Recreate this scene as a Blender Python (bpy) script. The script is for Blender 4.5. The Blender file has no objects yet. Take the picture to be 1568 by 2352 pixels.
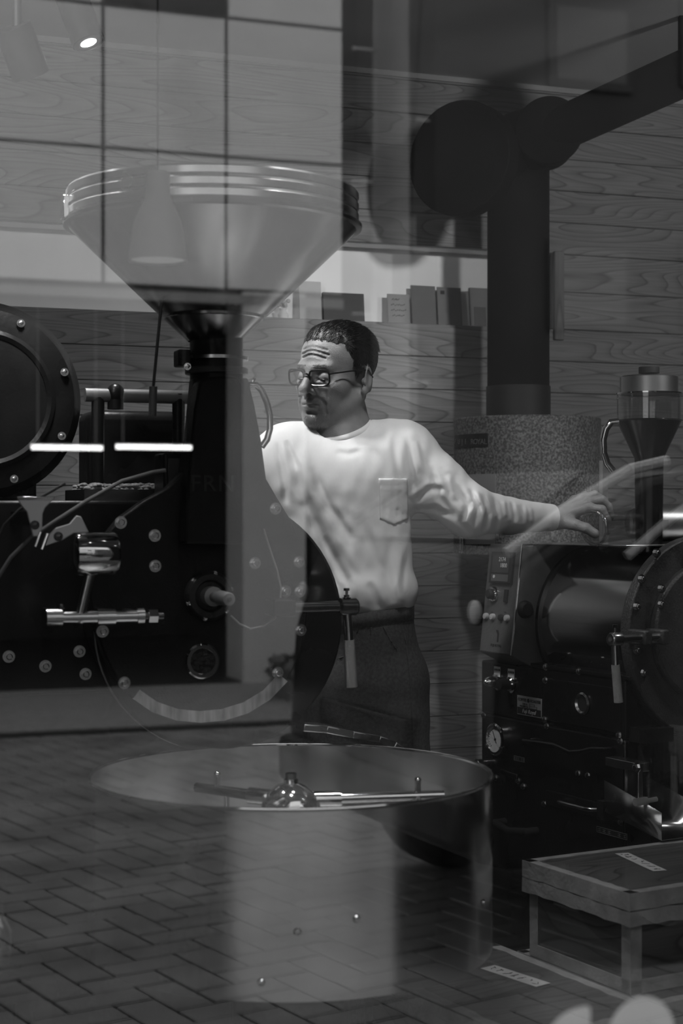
import bpy, bmesh, math, random
import numpy as np
from mathutils import Vector, Matrix, noise as mnoise

scene = bpy.context.scene
COL = scene.collection
random.seed(7)
rng = np.random.default_rng(7)

# ------------------------------------------------------------------ camera
# world axes are the room's axes: X along the back wall, Y into the shop, Z up
YAW = math.radians(20.0)
S, C = math.sin(YAW), math.cos(YAW)
F, CX, CY = 3730.0, 784.0, 1176.0
CZ = 1.26
YG = 1.41            # plane of the shop window
YW = 4.04            # face of the timber wall
cam_data = bpy.data.cameras.new('camera')
cam_obj = bpy.data.objects.new('camera', cam_data)
COL.objects.link(cam_obj)
cam_obj.location = (0, 0, CZ)
cam_obj.rotation_euler = (math.pi / 2, 0, -YAW)
cam_data.sensor_fit = 'VERTICAL'
cam_data.sensor_height = 36.0
cam_data.sensor_width = 24.0
cam_data.lens = F / 2352 * 36.0
cam_data.clip_start = 0.05
cam_data.clip_end = 200
cam_data.dof.use_dof = True
cam_data.dof.focus_distance = 3.5
cam_data.dof.aperture_fstop = 4.0
scene.camera = cam_obj

# ------------------------------------------------------------------ sky, exposure
world = bpy.data.worlds.new('overcast_sky')
scene.world = world
world.use_nodes = True
bg = world.node_tree.nodes['Background']
bg.inputs[0].default_value = (1, 1, 1, 1)
bg.inputs[1].default_value = 1.15
scene.view_settings.view_transform = 'Standard'
scene.view_settings.look = 'None'
scene.view_settings.gamma = 1.0
scene.view_settings.exposure = 0.0
scene.view_settings.use_curve_mapping = False
try:
    scene.cycles.max_bounces = 10
    scene.cycles.transparent_max_bounces = 24
    scene.cycles.caustics_reflective = False
    scene.cycles.caustics_refractive = False
    scene.cycles.sample_clamp_indirect = 4.0
except Exception:
    pass

# ------------------------------------------------------------------ measuring helpers
def ray(px):
    t = (px - CX) / F
    return Vector((t * C + S, -t * S + C))
def cam(px, py, d):
    r = ray(px)
    return Vector((r.x * d, r.y * d, CZ - (py - CY) / F * d))
def onY(px, py, Y):
    return cam(px, py, Y / ray(px).y)
def onZ(px, py, z):
    return cam(px, py, (CZ - z) * F / (py - CY))
def mirY(p):
    return Vector((p[0], 2 * YG - p[1], p[2]))

class Frame:
    """a place to stand a machine: base point on the floor and a turn about Z"""
    def __init__(s, loc, rz):
        s.loc = Vector((loc[0], loc[1], loc[2] if len(loc) > 2 else 0.0)); s.rz = rz
        s.M = Matrix.Translation(s.loc) @ Matrix.Rotation(rz, 4, 'Z'); s.I = s.M.inverted()
    def loc_of(s, p):
        return s.I @ Vector(p)
    def _hit(s, px, py, ax, val):
        o = s.I @ Vector((0, 0, CZ)); e = s.I @ cam(px, py, 1.0); d = e - o
        k = (val - o[ax]) / d[ax]
        return o + d * k
    def y(s, px, py, v):
        return s._hit(px, py, 1, v)
    def x(s, px, py, v):
        return s._hit(px, py, 0, v)
    def z(s, px, py, v):
        return s._hit(px, py, 2, v)
    def at(s, px, py, d):
        return s.I @ cam(px, py, d)

# ------------------------------------------------------------------ materials
MATS = {}
def nodes_of(name):
    m = bpy.data.materials.new(name); m.use_nodes = True
    nt = m.node_tree
    return m, nt, nt.nodes['Principled BSDF'], nt.nodes, nt.links
def g3(v):
    return (v, v, v, 1)
def mat(name, v, rough=0.5, metal=0.0, var=0.0, vscale=20.0, bump=0.0, bscale=80.0, stretch=(1, 1, 1), emit=0.0, coat=0.0, rvar=0.0, spec=None):
    if name in MATS: return MATS[name]
    m, nt, b, N, L = nodes_of(name)
    b.inputs['Base Color'].default_value = g3(v)
    b.inputs['Roughness'].default_value = rough
    b.inputs['Metallic'].default_value = metal
    if spec is not None: b.inputs['Specular IOR Level'].default_value = spec
    if coat: b.inputs['Coat Weight'].default_value = coat; b.inputs['Coat Roughness'].default_value = 0.08
    if emit:
        b.inputs['Emission Color'].default_value = (1, 1, 1, 1); b.inputs['Emission Strength'].default_value = emit
    tc = mp = None
    if var or bump or rvar:
        tc = N.new('ShaderNodeTexCoord'); mp = N.new('ShaderNodeMapping')
        mp.inputs['Scale'].default_value = stretch
        L.new(tc.outputs['Object'], mp.inputs['Vector'])
    if var or rvar:
        nz = N.new('ShaderNodeTexNoise'); nz.inputs['Scale'].default_value = vscale; nz.inputs['Detail'].default_value = 6
        L.new(mp.outputs[0], nz.inputs['Vector'])
        if var:
            r = N.new('ShaderNodeValToRGB')
            r.color_ramp.elements[0].position = 0.3; r.color_ramp.elements[1].position = 0.7
            r.color_ramp.elements[0].color = g3(v * (1 - var)); r.color_ramp.elements[1].color = g3(min(1, v * (1 + var)))
            L.new(nz.outputs['Fac'], r.inputs[0]); L.new(r.outputs[0], b.inputs['Base Color'])
        if rvar:
            mr = N.new('ShaderNodeMapRange'); mr.inputs[1].default_value = 0.3; mr.inputs[2].default_value = 0.7
            mr.inputs[3].default_value = max(0.02, rough - rvar); mr.inputs[4].default_value = rough + rvar
            L.new(nz.outputs['Fac'], mr.inputs[0]); L.new(mr.outputs[0], b.inputs['Roughness'])
    if bump:
        n2 = N.new('ShaderNodeTexNoise'); n2.inputs['Scale'].default_value = bscale; n2.inputs['Detail'].default_value = 4
        bp = N.new('ShaderNodeBump'); bp.inputs['Strength'].default_value = bump; bp.inputs['Distance'].default_value = 0.004
        L.new(mp.outputs[0], n2.inputs['Vector']); L.new(n2.outputs['Fac'], bp.inputs['Height']); L.new(bp.outputs[0], b.inputs['Normal'])
    MATS[name] = m
    return m

def mat_wood(name, light, dark, freq=9.0, sx=1.1, sz=7.0, along='X', rough=0.6, lines=0.5, knots=True):
    """boards with contour-like growth rings, running along one axis; every board gets its own cut of the trunk"""
    if name in MATS: return MATS[name]
    m, nt, b, N, L = nodes_of(name)
    tc = N.new('ShaderNodeTexCoord'); oi = N.new('ShaderNodeObjectInfo')
    mp = N.new('ShaderNodeMapping')
    mp.inputs['Scale'].default_value = {'X': (sx, sz, sz), 'Y': (sz, sx, sz), 'Z': (sz, sz, sx)}[along]
    L.new(tc.outputs['Object'], mp.inputs['Vector'])
    w = N.new('ShaderNodeMath'); w.operation = 'MULTIPLY'; w.inputs[1].default_value = 57.0
    L.new(oi.outputs['Random'], w.inputs[0])
    n1 = N.new('ShaderNodeTexNoise'); n1.noise_dimensions = '4D'
    n1.inputs['Scale'].default_value = 1.0; n1.inputs['Detail'].default_value = 1.2; n1.inputs['Roughness'].default_value = 0.35
    L.new(mp.outputs[0], n1.inputs['Vector']); L.new(w.outputs[0], n1.inputs['W'])
    k = N.new('ShaderNodeMath'); k.operation = 'MULTIPLY'; k.inputs[1].default_value = freq * 2.4
    L.new(n1.outputs['Fac'], k.inputs[0])
    fr = N.new('ShaderNodeMath'); fr.operation = 'FRACT'; L.new(k.outputs[0], fr.inputs[0])
    r1 = N.new('ShaderNodeValToRGB')
    e = r1.color_ramp.elements
    e[0].position = 0.0; e[0].color = g3(light); e[1].position = 1.0; e[1].color = g3(light)
    for pos, f in ((0.45, 0.12), (0.80, 0.45), (0.90, 1.0), (0.97, 0.15)):
        q = r1.color_ramp.elements.new(pos); q.color = g3(light + (dark - light) * f * lines * 2)
    L.new(fr.outputs[0], r1.inputs[0])
    # fine fibre
    mp2 = N.new('ShaderNodeMapping')
    mp2.inputs['Scale'].default_value = {'X': (6, 190, 190), 'Y': (190, 6, 190), 'Z': (190, 190, 6)}[along]
    L.new(tc.outputs['Object'], mp2.inputs['Vector'])
    n2 = N.new('ShaderNodeTexNoise'); n2.inputs['Scale'].default_value = 1.0; n2.inputs['Detail'].default_value = 2
    L.new(mp2.outputs[0], n2.inputs['Vector'])
    mr = N.new('ShaderNodeMapRange'); mr.inputs[1].default_value = 0.3; mr.inputs[2].default_value = 0.7
    mr.inputs[3].default_value = 0.82; mr.inputs[4].default_value = 1.1
    L.new(n2.outputs['Fac'], mr.inputs[0])
    mx = N.new('ShaderNodeMix'); mx.data_type = 'RGBA'; mx.blend_type = 'MULTIPLY'; mx.inputs[0].default_value = 1.0
    L.new(r1.outputs[0], mx.inputs[6]); L.new(mr.outputs[0], mx.inputs[7])
    last = mx.outputs[2]
    if knots:
        mp3 = N.new('ShaderNodeMapping'); mp3.inputs['Scale'].default_value = {'X': (2.6, 6, 5.5), 'Y': (6, 2.6, 5.5), 'Z': (6, 6, 2.6)}[along]
        L.new(tc.outputs['Object'], mp3.inputs['Vector'])
        vo = N.new('ShaderNodeTexVoronoi'); vo.voronoi_dimensions = '4D'; vo.inputs['Scale'].default_value = 1.0
        L.new(mp3.outputs[0], vo.inputs['Vector']); L.new(w.outputs[0], vo.inputs['W'])
        r3 = N.new('ShaderNodeValToRGB')
        r3.color_ramp.elements[0].position = 0.10; r3.color_ramp.elements[0].color = g3(0.28)
        r3.color_ramp.elements[1].position = 0.15; r3.color_ramp.elements[1].color = g3(1.0)
        L.new(vo.outputs['Distance'], r3.inputs[0])
        mk = N.new('ShaderNodeMix'); mk.data_type = 'RGBA'; mk.blend_type = 'MULTIPLY'; mk.inputs[0].default_value = 1.0
        L.new(last, mk.inputs[6]); L.new(r3.outputs[0], mk.inputs[7]); last = mk.outputs[2]
    L.new(last, b.inputs['Base Color'])
    b.inputs['Roughness'].default_value = rough
    bp = N.new('ShaderNodeBump'); bp.inputs['Strength'].default_value = 0.15; bp.inputs['Distance'].default_value = 0.002
    L.new(n2.outputs['Fac'], bp.inputs['Height']); L.new(bp.outputs[0], b.inputs['Normal'])
    MATS[name] = m
    return m

def mat_glass(name, fac0, fac1, tint=1.0, rough=0.0):
    """clear sheet glass: straight-through light plus a mirror image that grows at grazing angles"""
    m = bpy.data.materials.new(name); m.use_nodes = True
    nt = m.node_tree; N, L = nt.nodes, nt.links
    N.clear()
    out = N.new('ShaderNodeOutputMaterial'); mix = N.new('ShaderNodeMixShader')
    tr = N.new('ShaderNodeBsdfTransparent'); gl = N.new('ShaderNodeBsdfGlossy')
    tr.inputs[0].default_value = g3(tint); gl.inputs[0].default_value = g3(1); gl.inputs['Roughness'].default_value = rough
    lw = N.new('ShaderNodeLayerWeight'); lw.inputs[0].default_value = 0.35
    mr = N.new('ShaderNodeMapRange'); mr.inputs[3].default_value = fac0; mr.inputs[4].default_value = fac1
    pw = N.new('ShaderNodeMath'); pw.operation = 'POWER'; pw.inputs[1].default_value = 3.0
    L.new(lw.outputs['Facing'], pw.inputs[0]); L.new(pw.outputs[0], mr.inputs[0])
    L.new(mr.outputs[0], mix.inputs[0]); L.new(tr.outputs[0], mix.inputs[1]); L.new(gl.outputs[0], mix.inputs[2])
    L.new(mix.outputs[0], out.inputs[0])
    MATS[name] = m
    return m

M_WALLWOOD = mat_wood('cedar boards', 0.25, 0.06, freq=11.0, sx=1.3, sz=10.0, lines=0.36)
M_PLASTER = mat('white plaster', 0.88, 0.8, var=0.03, vscale=8, bump=0.1, bscale=60)
M_CEIL = mat('painted ceiling', 0.62, 0.8, var=0.04, vscale=6)
M_DARKWALL = mat('dark side wall', 0.04, 0.8, var=0.1, vscale=4)
M_FLOOR = mat('dark concrete floor', 0.05, 0.55, var=0.25, vscale=5, bump=0.2)
M_BLACK = mat('black enamel', 0.008, 0.30, var=0.3, vscale=7, bump=0.10, bscale=140, rvar=0.1, spec=0.16)
M_CAST = mat('black cast iron', 0.009, 0.42, var=0.3, vscale=30, bump=0.4, bscale=220, spec=0.18)
M_CASTGREY = mat('dark grey cast iron', 0.03, 0.4, var=0.25, vscale=24, bump=0.5, bscale=200, spec=0.3)
M_MATTEBLACK = mat('matt black duct paint', 0.004, 0.8, var=0.15, vscale=10, spec=0.06)
M_CHROME = mat('chrome', 0.75, 0.08, 1.0)
M_STEEL = mat('polished steel', 0.6, 0.22, 1.0, var=0.08, vscale=12, rvar=0.06)
M_BRUSHED = mat('brushed stainless', 0.80, 0.20, 1.0, var=0.07, vscale=16, rvar=0.05, stretch=(1, 1, 0.08))
M_BRUSHIN = mat('brushed stainless inside', 0.55, 0.36, 1.0, var=0.1, vscale=12)
M_KNURL = mat('knurled steel', 0.32, 0.4, 1.0, bump=0.9, bscale=900)
M_DARKSTEEL = mat('dark gunmetal', 0.10, 0.25, 1.0, var=0.2, vscale=10)
M_WHITE = mat('white enamel', 0.75, 0.35)
M_PAPER = mat('paper label', 0.45, 0.8, var=0.12, vscale=60)
M_INK = mat('black ink', 0.012, 0.6)
M_LAMP = mat('lit lamp face', 0.9, 0.5, emit=14.0)
M_RUBBER = mat('black rubber', 0.012, 0.7)
M_GLASSWARE = mat_glass('clear glassware', 0.10, 0.95, 0.90)
M_GLASSTHICK = mat_glass('thick rolled glass', 0.22, 1.0, 0.85)
M_LENS = mat_glass('spectacle lens', 0.02, 0.3, 0.96)
M_WINDOW = mat_glass('shop window glass', 0.115, 0.6, 0.97)

# ------------------------------------------------------------------ mesh helpers
def rot_to(d):
    d = Vector(d).normalized()
    return d.to_track_quat('Z', 'Y').to_matrix()

class MB:
    def __init__(s):
        s.v = []; s.f = []; s.sm = []
    def add(s, vs, fs, smooth=False):
        o = len(s.v); s.v.extend([tuple(p) for p in vs])
        s.f.extend([tuple(i + o for i in f) for f in fs]); s.sm.extend([smooth] * len(fs)); return s
    def box(s, a, b):
        x0, y0, z0 = (min(a[i], b[i]) for i in range(3)); x1, y1, z1 = (max(a[i], b[i]) for i in range(3))
        return s.add([(x0, y0, z0), (x1, y0, z0), (x1, y1, z0), (x0, y1, z0), (x0, y0, z1), (x1, y0, z1), (x1, y1, z1), (x0, y1, z1)],
              [(0, 3, 2, 1), (4, 5, 6, 7), (0, 1, 5, 4), (1, 2, 6, 5), (2, 3, 7, 6), (3, 0, 4, 7)])
    def obox(s, c, ax, ay, az, hx, hy, hz):
        c = Vector(c); ax, ay, az = (Vector(q).normalized() for q in (ax, ay, az))
        vs = [c + ax * (i * hx) + ay * (j * hy) + az * (k * hz) for k in (-1, 1) for (i, j) in ((-1, -1), (1, -1), (1, 1), (-1, 1))]
        return s.add(vs, [(0, 3, 2, 1), (4, 5, 6, 7), (0, 1, 5, 4), (1, 2, 6, 5), (2, 3, 7, 6), (3, 0, 4, 7)])
    def bar(s, a, b, w, h, up=(0, 0, 1)):
        a, b = Vector(a), Vector(b); d = (b - a); l = d.length; d.normalize()
        u = Vector(up); sd = d.cross(u)
        if sd.length < 1e-5: sd = d.cross(Vector((1, 0, 0)))
        sd.normalize(); u = sd.cross(d)
        return s.obox((a + b) / 2, d, sd, u, l / 2, w / 2, h / 2)
    def cyl(s, a, b, r, r2=None, n=28, cap=True):
        a, b = Vector(a), Vector(b); r2 = r if r2 is None else r2
        R = rot_to(b - a)
        ring = [R @ Vector((math.cos(2 * math.pi * i / n), math.sin(2 * math.pi * i / n), 0)) for i in range(n)]
        vs = [a + q * r for q in ring] + [b + q * r2 for q in ring]
        s.add(vs, [(i, (i + 1) % n, n + (i + 1) % n, n + i) for i in range(n)], True)
        if cap:
            s.add(vs, [tuple(reversed(range(n))), tuple(range(n, 2 * n))])
        return s
    def lathe(s, prof, a=(0, 0, 0), axis=(0, 0, 1), n=48, smooth=True, closed=False):
        """prof: (radius, height) pairs along the axis from point a"""
        a = Vector(a); R = rot_to(axis); vs = []; fs = []
        m = len(prof)
        for (r, h) in prof:
            for i in range(n):
                t = 2 * math.pi * i / n
                vs.append(a + R @ Vector((r * math.cos(t), r * math.sin(t), h)))
        for j in range(m if closed else m - 1):
            k = (j + 1) % m
            for i in range(n):
                i2 = (i + 1) % n
                fs.append((j * n + i, j * n + i2, k * n + i2, k * n + i))
        return s.add(vs, fs, smooth)
    def disc(s, c, axis, r, n=32, rx=None):
        c = Vector(c); R = rot_to(axis)
        return s.add([c + R @ Vector((r * math.cos(2 * math.pi * i / n), r * math.sin(2 * math.pi * i / n), 0)) for i in range(n)], [tuple(range(n))])
    def tube(s, pts, r, n=10, closed=False, r_end=None, cap=True):
        pts = [Vector(p) for p in pts]; m = len(pts); vs = []; fs = []
        prev = None
        for i, p in enumerate(pts):
            if closed: d = pts[(i + 1) % m] - pts[i - 1]
            else: d = pts[min(i + 1, m - 1)] - pts[max(i - 1, 0)]
            d.normalize()
            if prev is None:
                u = d.orthogonal().normalized()
            else:
                u = prev - d * prev.dot(d)
                u = u.normalized() if u.length > 1e-6 else d.orthogonal().normalized()
            prev = u; w = d.cross(u)
            rr = r if r_end is None else r + (r_end - r) * i / (m - 1)
            for k in range(n):
                t = 2 * math.pi * k / n
                vs.append(p + (u * math.cos(t) + w * math.sin(t)) * rr)
        for i in range(m if closed else m - 1):
            j = (i + 1) % m
            for k in range(n):
                k2 = (k + 1) % n
                fs.append((i * n + k, i * n + k2, j * n + k2, j * n + k))
        s.add(vs, fs, True)
        if cap and not closed:
            s.add(vs[:n], [tuple(reversed(range(n)))]); s.add(vs[-n:], [tuple(range(n))])
        return s
    def prism(s, poly, fn, d0, d1):
        """poly of 2-D points; fn(u, v, d) -> 3-D"""
        n = len(poly)
        vs = [fn(u, v, d0) for (u, v) in poly] + [fn(u, v, d1) for (u, v) in poly]
        s.add(vs, [tuple(range(n)), tuple(reversed(range(n, 2 * n)))])
        s.add(vs, [(i, n + i, n + (i + 1) % n, (i + 1) % n) for i in range(n)], n > 12)
        return s
    def sphere(s, c, r, nu=20, nv=12, scale=(1, 1, 1)):
        c = Vector(c); vs = []; fs = []
        for j in range(nv + 1):
            ph = math.pi * j / nv
            for i in range(nu):
                t = 2 * math.pi * i / nu
                vs.append(c + Vector((r * scale[0] * math.sin(ph) * math.cos(t), r * scale[1] * math.sin(ph) * math.sin(t), r * scale[2] * math.cos(ph))))
        for j in range(nv):
            for i in range(nu):
                i2 = (i + 1) % nu
                fs.append((j * nu + i, (j + 1) * nu + i, (j + 1) * nu + i2, j * nu + i2))
        return s.add(vs, fs, True)
    def mesh(s, name, angle=38):
        me = bpy.data.meshes.new(name)
        me.from_pydata(s.v, [], s.f)
        bm = bmesh.new(); bm.from_mesh(me)
        bmesh.ops.remove_doubles(bm, verts=bm.verts, dist=1e-6)
        bmesh.ops.dissolve_degenerate(bm, edges=bm.edges, dist=1e-7)
        bmesh.ops.recalc_face_normals(bm, faces=bm.faces)
        bm.to_mesh(me); bm.free()
        for p in me.polygons: p.use_smooth = True
        me.set_sharp_from_angle(angle=math.radians(angle))
        return me

def link(o, parent=None):
    COL.objects.link(o)
    if parent is not None: o.parent = parent
    return o
def build(mb, name, m, parent=None, bevel=0.0, angle=38, seg=2):
    me = mb.mesh(name, angle) if isinstance(mb, MB) else mb
    o = bpy.data.objects.new(name, me)
    if m is not None and len(me.materials) == 0: me.materials.append(m)
    link(o, parent)
    if bevel:
        b = o.modifiers.new('bevel', 'BEVEL'); b.width = bevel; b.segments = seg; b.limit_method = 'ANGLE'; b.angle_limit = math.radians(40)
        b.harden_normals = False
    return o
def tag(o, label=None, cat=None, group=None, kind=None):
    if label: o['label'] = label
    if cat: o['category'] = cat
    if group: o['group'] = group
    if kind: o['kind'] = kind
    return o
def thing(name, label, cat, loc=(0, 0, 0), rz=0.0, group=None):
    o = bpy.data.objects.new(name, None); o.empty_display_size = 0.1
    COL.objects.link(o); o.location = loc; o.rotation_euler = (0, 0, rz)
    return tag(o, label, cat, group)
def struct(mb, name, m, label=None, bevel=0.0):
    o = build(mb, name, m, None, bevel); return tag(o, label, kind='structure')
def copy_part(o, parent, loc=None, rot=None):
    c = o.copy(); COL.objects.link(c); c.parent = parent
    if loc is not None: c.location = loc
    if rot is not None: c.rotation_euler = rot
    return c
_txt_n = [0]
def text_mesh(body, size, depth=0.0006, bold=0.0, shear=0.0, spacing=1.0, align='CENTER'):
    cu = bpy.data.curves.new('lettering', 'FONT'); cu.body = body; cu.size = size; cu.extrude = depth; cu.offset = bold
    cu.align_x = align; cu.align_y = 'CENTER'; cu.shear = shear; cu.space_character = spacing; cu.resolution_u = 3
    o = bpy.data.objects.new('lettering', cu); COL.objects.link(o)
    dg = bpy.context.evaluated_depsgraph_get()
    me = bpy.data.meshes.new_from_object(o.evaluated_get(dg))
    bpy.data.objects.remove(o); bpy.data.curves.remove(cu)
    me.name = 'lettering'
    return me
def place_text(me, name, m, parent, origin, xdir, ydir):
    """lettering with its reading direction along xdir and its up along ydir, in the parent's frame"""
    x = Vector(xdir).normalized(); y = Vector(ydir).normalized(); z = x.cross(y)
    M = Matrix.Translation(Vector(origin)) @ Matrix((x, y, z)).transposed().to_4x4()
    me.transform(M); me.materials.clear(); me.materials.append(m)
    o = bpy.data.objects.new(name, me); return link(o, parent)
def hexbolt(mb, c, axis, r, h, washer=True):
    c = Vector(c); ax = Vector(axis).normalized()
    if washer: mb.cyl(c, c + ax * h * 0.2, r * 1.35, n=16)
    mb.cyl(c + ax * h * 0.2, c + ax * h, r, r * 0.96, n=6)
    mb.cyl(c + ax * h, c + ax * h * 1.12, r * 0.72, r * 0.5, n=12)
    return mb
def bolt_proto(axis, r, h):
    return hexbolt(MB(), (0, 0, 0), axis, r, h).mesh('bolt', 30)
def put_bolts(parent, me, m, pts, name='bolt'):
    if len(me.materials) == 0: me.materials.append(m)
    for p in pts:
        o = bpy.data.objects.new(name, me); link(o, parent); o.location = p

# ------------------------------------------------------------------ smooth solids from distance fields
class Field:
    def __init__(s, lo, hi, h):
        s.lo = np.array(lo, np.float32); s.h = h
        s.n = np.ceil((np.array(hi) - np.array(lo)) / h).astype(int) + 1
        s.D = np.full(s.n, 0.05, np.float32)
        s.ax = [s.lo[i] + h * np.arange(s.n[i], dtype=np.float32) for i in range(3)]
    def sub(s, lo, hi):
        a = [max(0, int((lo[i] - s.lo[i]) / s.h)) for i in range(3)]; b = [min(s.n[i], int((hi[i] - s.lo[i]) / s.h) + 2) for i in range(3)]
        if any(b[i] <= a[i] for i in range(3)): return None, None
        sl = tuple(slice(a[i], b[i]) for i in range(3))
        return sl, np.meshgrid(*(s.ax[i][sl[i]] for i in range(3)), indexing='ij')
    def blend(s, fn, lo, hi, k, sub=False):
        pad = 0.03 + k
        sl, g = s.sub([lo[i] - pad for i in range(3)], [hi[i] + pad for i in range(3)])
        if sl is None: return
        d = fn(*g); A = s.D[sl]
        if sub: d = -d
        if k <= 0:
            s.D[sl] = np.maximum(A, d) if sub else np.minimum(A, d); return
        if sub:
            hh = np.clip(0.5 - 0.5 * (A - d) / k, 0, 1); s.D[sl] = A * (1 - hh) + d * hh + k * hh * (1 - hh)
        else:
            hh = np.clip(0.5 + 0.5 * (A - d) / k, 0, 1); s.D[sl] = A * (1 - hh) + d * hh - k * hh * (1 - hh)
    def ell(s, c, r, k=0.01, R=None, sub=False):
        c = np.array(c, np.float32); r = np.array(r, np.float32); m = float(r.max())
        Ri = None if R is None else np.array(R.transposed(), np.float32)
        def fn(X, Y, Z):
            x, y, z = X - c[0], Y - c[1], Z - c[2]
            if Ri is not None:
                x, y, z = (Ri[i, 0] * x + Ri[i, 1] * y + Ri[i, 2] * z for i in range(3))
            k0 = np.sqrt((x / r[0]) ** 2 + (y / r[1]) ** 2 + (z / r[2]) ** 2)
            k1 = np.sqrt((x / r[0] ** 2) ** 2 + (y / r[1] ** 2) ** 2 + (z / r[2] ** 2) ** 2) + 1e-6
            return k0 * (k0 - 1) / k1
        s.blend(fn, c - m, c + m, k, sub)
    def cap(s, a, b, ra, rb=None, k=0.01, sy=1.0, sub=False):
        """rounded cone from a to b; sy < 1 flattens it along Y"""
        rb = ra if rb is None else rb
        a = np.array(a, np.float32); b = np.array(b, np.float32)
        q = np.array([1, 1 / sy, 1], np.float32)
        A, B = a * q, b * q; ba = B - A; l2 = float((ba * ba).sum()) + 1e-9
        def fn(X, Y, Z):
            x, y, z = X * q[0] - A[0], Y * q[1] - A[1], Z * q[2] - A[2]
            h = np.clip((x * ba[0] + y * ba[1] + z * ba[2]) / l2, 0, 1)
            return (np.sqrt((x - h * ba[0]) ** 2 + (y - h * ba[1]) ** 2 + (z - h * ba[2]) ** 2) - (ra + (rb - ra) * h)) * min(1, sy)
        m = max(ra, rb)
        s.blend(fn, np.minimum(a, b) - m, np.maximum(a, b) + m, k, sub)
    def mesh(s, name):
        D = s.D; n = s.n
        ins = D < 0
        c = np.zeros(tuple(n - 1), np.uint8)
        for i in (0, 1):
            for j in (0, 1):
                for k in (0, 1):
                    c += ins[i:n[0] - 1 + i, j:n[1] - 1 + j, k:n[2] - 1 + k]
        act = np.argwhere((c > 0) & (c < 8))
        idx = np.full(tuple(n - 1), -1, np.int32); idx[act[:, 0], act[:, 1], act[:, 2]] = np.arange(len(act))
        P = np.zeros((len(act), 3), np.float64); W = np.zeros(len(act))
        corners = [(i, j, k) for i in (0, 1) for j in (0, 1) for k in (0, 1)]
        val = {q: D[act[:, 0] + q[0], act[:, 1] + q[1], act[:, 2] + q[2]] for q in corners}
        for q in corners:
            for a in range(3):
                if q[a] == 0:
                    r = list(q); r[a] = 1; r = tuple(r)
                    d0, d1 = val[q], val[r]; mk = (d0 < 0) != (d1 < 0)
                    t = np.where(mk, d0 / np.where(np.abs(d0 - d1) < 1e-9, 1e-9, d0 - d1), 0)
                    for b in range(3):
                        P[:, b] += np.where(mk, (t if b == a else q[b]), 0)
                    W += mk
        P = (P / W[:, None] + act) * s.h + s.lo
        quads = []
        for a in range(3):
            b, e = (a + 1) % 3, (a + 2) % 3
            s0 = [slice(None)] * 3; s1 = [slice(None)] * 3
            s0[a] = slice(0, n[a] - 1); s1[a] = slice(1, n[a])
            x = ins[tuple(s0)] != ins[tuple(s1)]
            E = np.argwhere(x)
            E = E[(E[:, b] > 0) & (E[:, e] > 0) & (E[:, b] < n[b] - 1) & (E[:, e] < n[e] - 1)]
            flip = ins[E[:, 0], E[:, 1], E[:, 2]]
            def cell(db, de):
                Q = E.copy(); Q[:, b] += db; Q[:, e] += de; return idx[Q[:, 0], Q[:, 1], Q[:, 2]]
            q = np.stack([cell(-1, -1), cell(0, -1), cell(0, 0), cell(-1, 0)], 1)
            q[~flip] = q[~flip][:, ::-1]
            quads.append(q)
        Q = np.concatenate(quads); Q = Q[(Q >= 0).all(1)]
        me = bpy.data.meshes.new(name)
        me.vertices.add(len(P)); me.vertices.foreach_set('co', P.astype(np.float32).ravel())
        me.loops.add(len(Q) * 4); me.loops.foreach_set('vertex_index', Q.astype(np.int32).ravel())
        me.polygons.add(len(Q)); me.polygons.foreach_set('loop_start', np.arange(0, len(Q) * 4, 4, dtype=np.int32))
        me.polygons.foreach_set('use_smooth', np.ones(len(Q), bool))
        me.update(calc_edges=True); me.validate()
        return me
    def value(s, p):
        i = [int(round((p[q] - s.lo[q]) / s.h)) for q in range(3)]
        if any(i[q] < 0 or i[q] >= s.n[q] for q in range(3)): return 1.0
        return float(s.D[tuple(i)])

# ================================================================== the room
X0, X1 = -2.4, 4.2
ZC = onY(785, 152, YW).z                     # ceiling height
zb = onY(785, 735, YW).z; zt = onY(785, 553, YW).z   # niche sill and head
xr = onY(1270, 660, YW).x                    # right end of the niche
PITCH = 0.0885
NICHE = 0.09

struct(MB().box((X0, YG - 0.1, -0.06), (X1, YW + 0.1, 0.0)), 'floor', M_FLOOR, 'dark concrete floor of the roasting room')
struct(MB().box((X0, YG, ZC), (X1, YW + 0.05, ZC + 0.08)), 'ceiling', M_CEIL, 'plain painted ceiling over the roasting machines')
struct(MB().box((X0 - 0.1, YG, 0), (X0, YW + 0.3, ZC + 0.08)), 'wall_left', M_DARKWALL, 'dark side wall of the shop')
struct(MB().box((X1, YG, 0), (X1 + 0.1, YW + 0.3, ZC + 0.08)), 'wall_right', M_DARKWALL, 'dark far side wall of the shop')

wall = tag(bpy.data.objects.new('wall_back', None), 'wall of horizontal knotty cedar boards with a long white niche', kind='structure')
COL.objects.link(wall)
def plank_row(z0, z1, xa, xb, k):
    mb = MB(); L = (xb - xa) / 2; H = (z1 - z0) / 2
    mb.box((-L, 0, -H + 0.0006), (L, 0.018, H - 0.0006))
    o = build(mb, 'plank', M_WALLWOOD, wall, bevel=0.0018, seg=1)
    o.location = ((xa + xb) / 2, YW + (0.0012 if k % 2 else 0.0), (z0 + z1) / 2)
rows = []
z = zb
while z > 0.0:
    rows.append((max(0, z - PITCH), z, X0)); z -= PITCH
z = zt
while z < ZC - 0.002:
    rows.append((z, min(ZC, z + PITCH), X0)); z += PITCH
mid = (zb + zt) / 2
for a, b in ((zb, mid), (mid, zt)):
    rows.append((a, b, xr + 0.03))
for k, (a, b, xa) in enumerate(rows):
    if b - a > 0.006: plank_row(a, b, xa, X1, k)
bk = MB()
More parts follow.
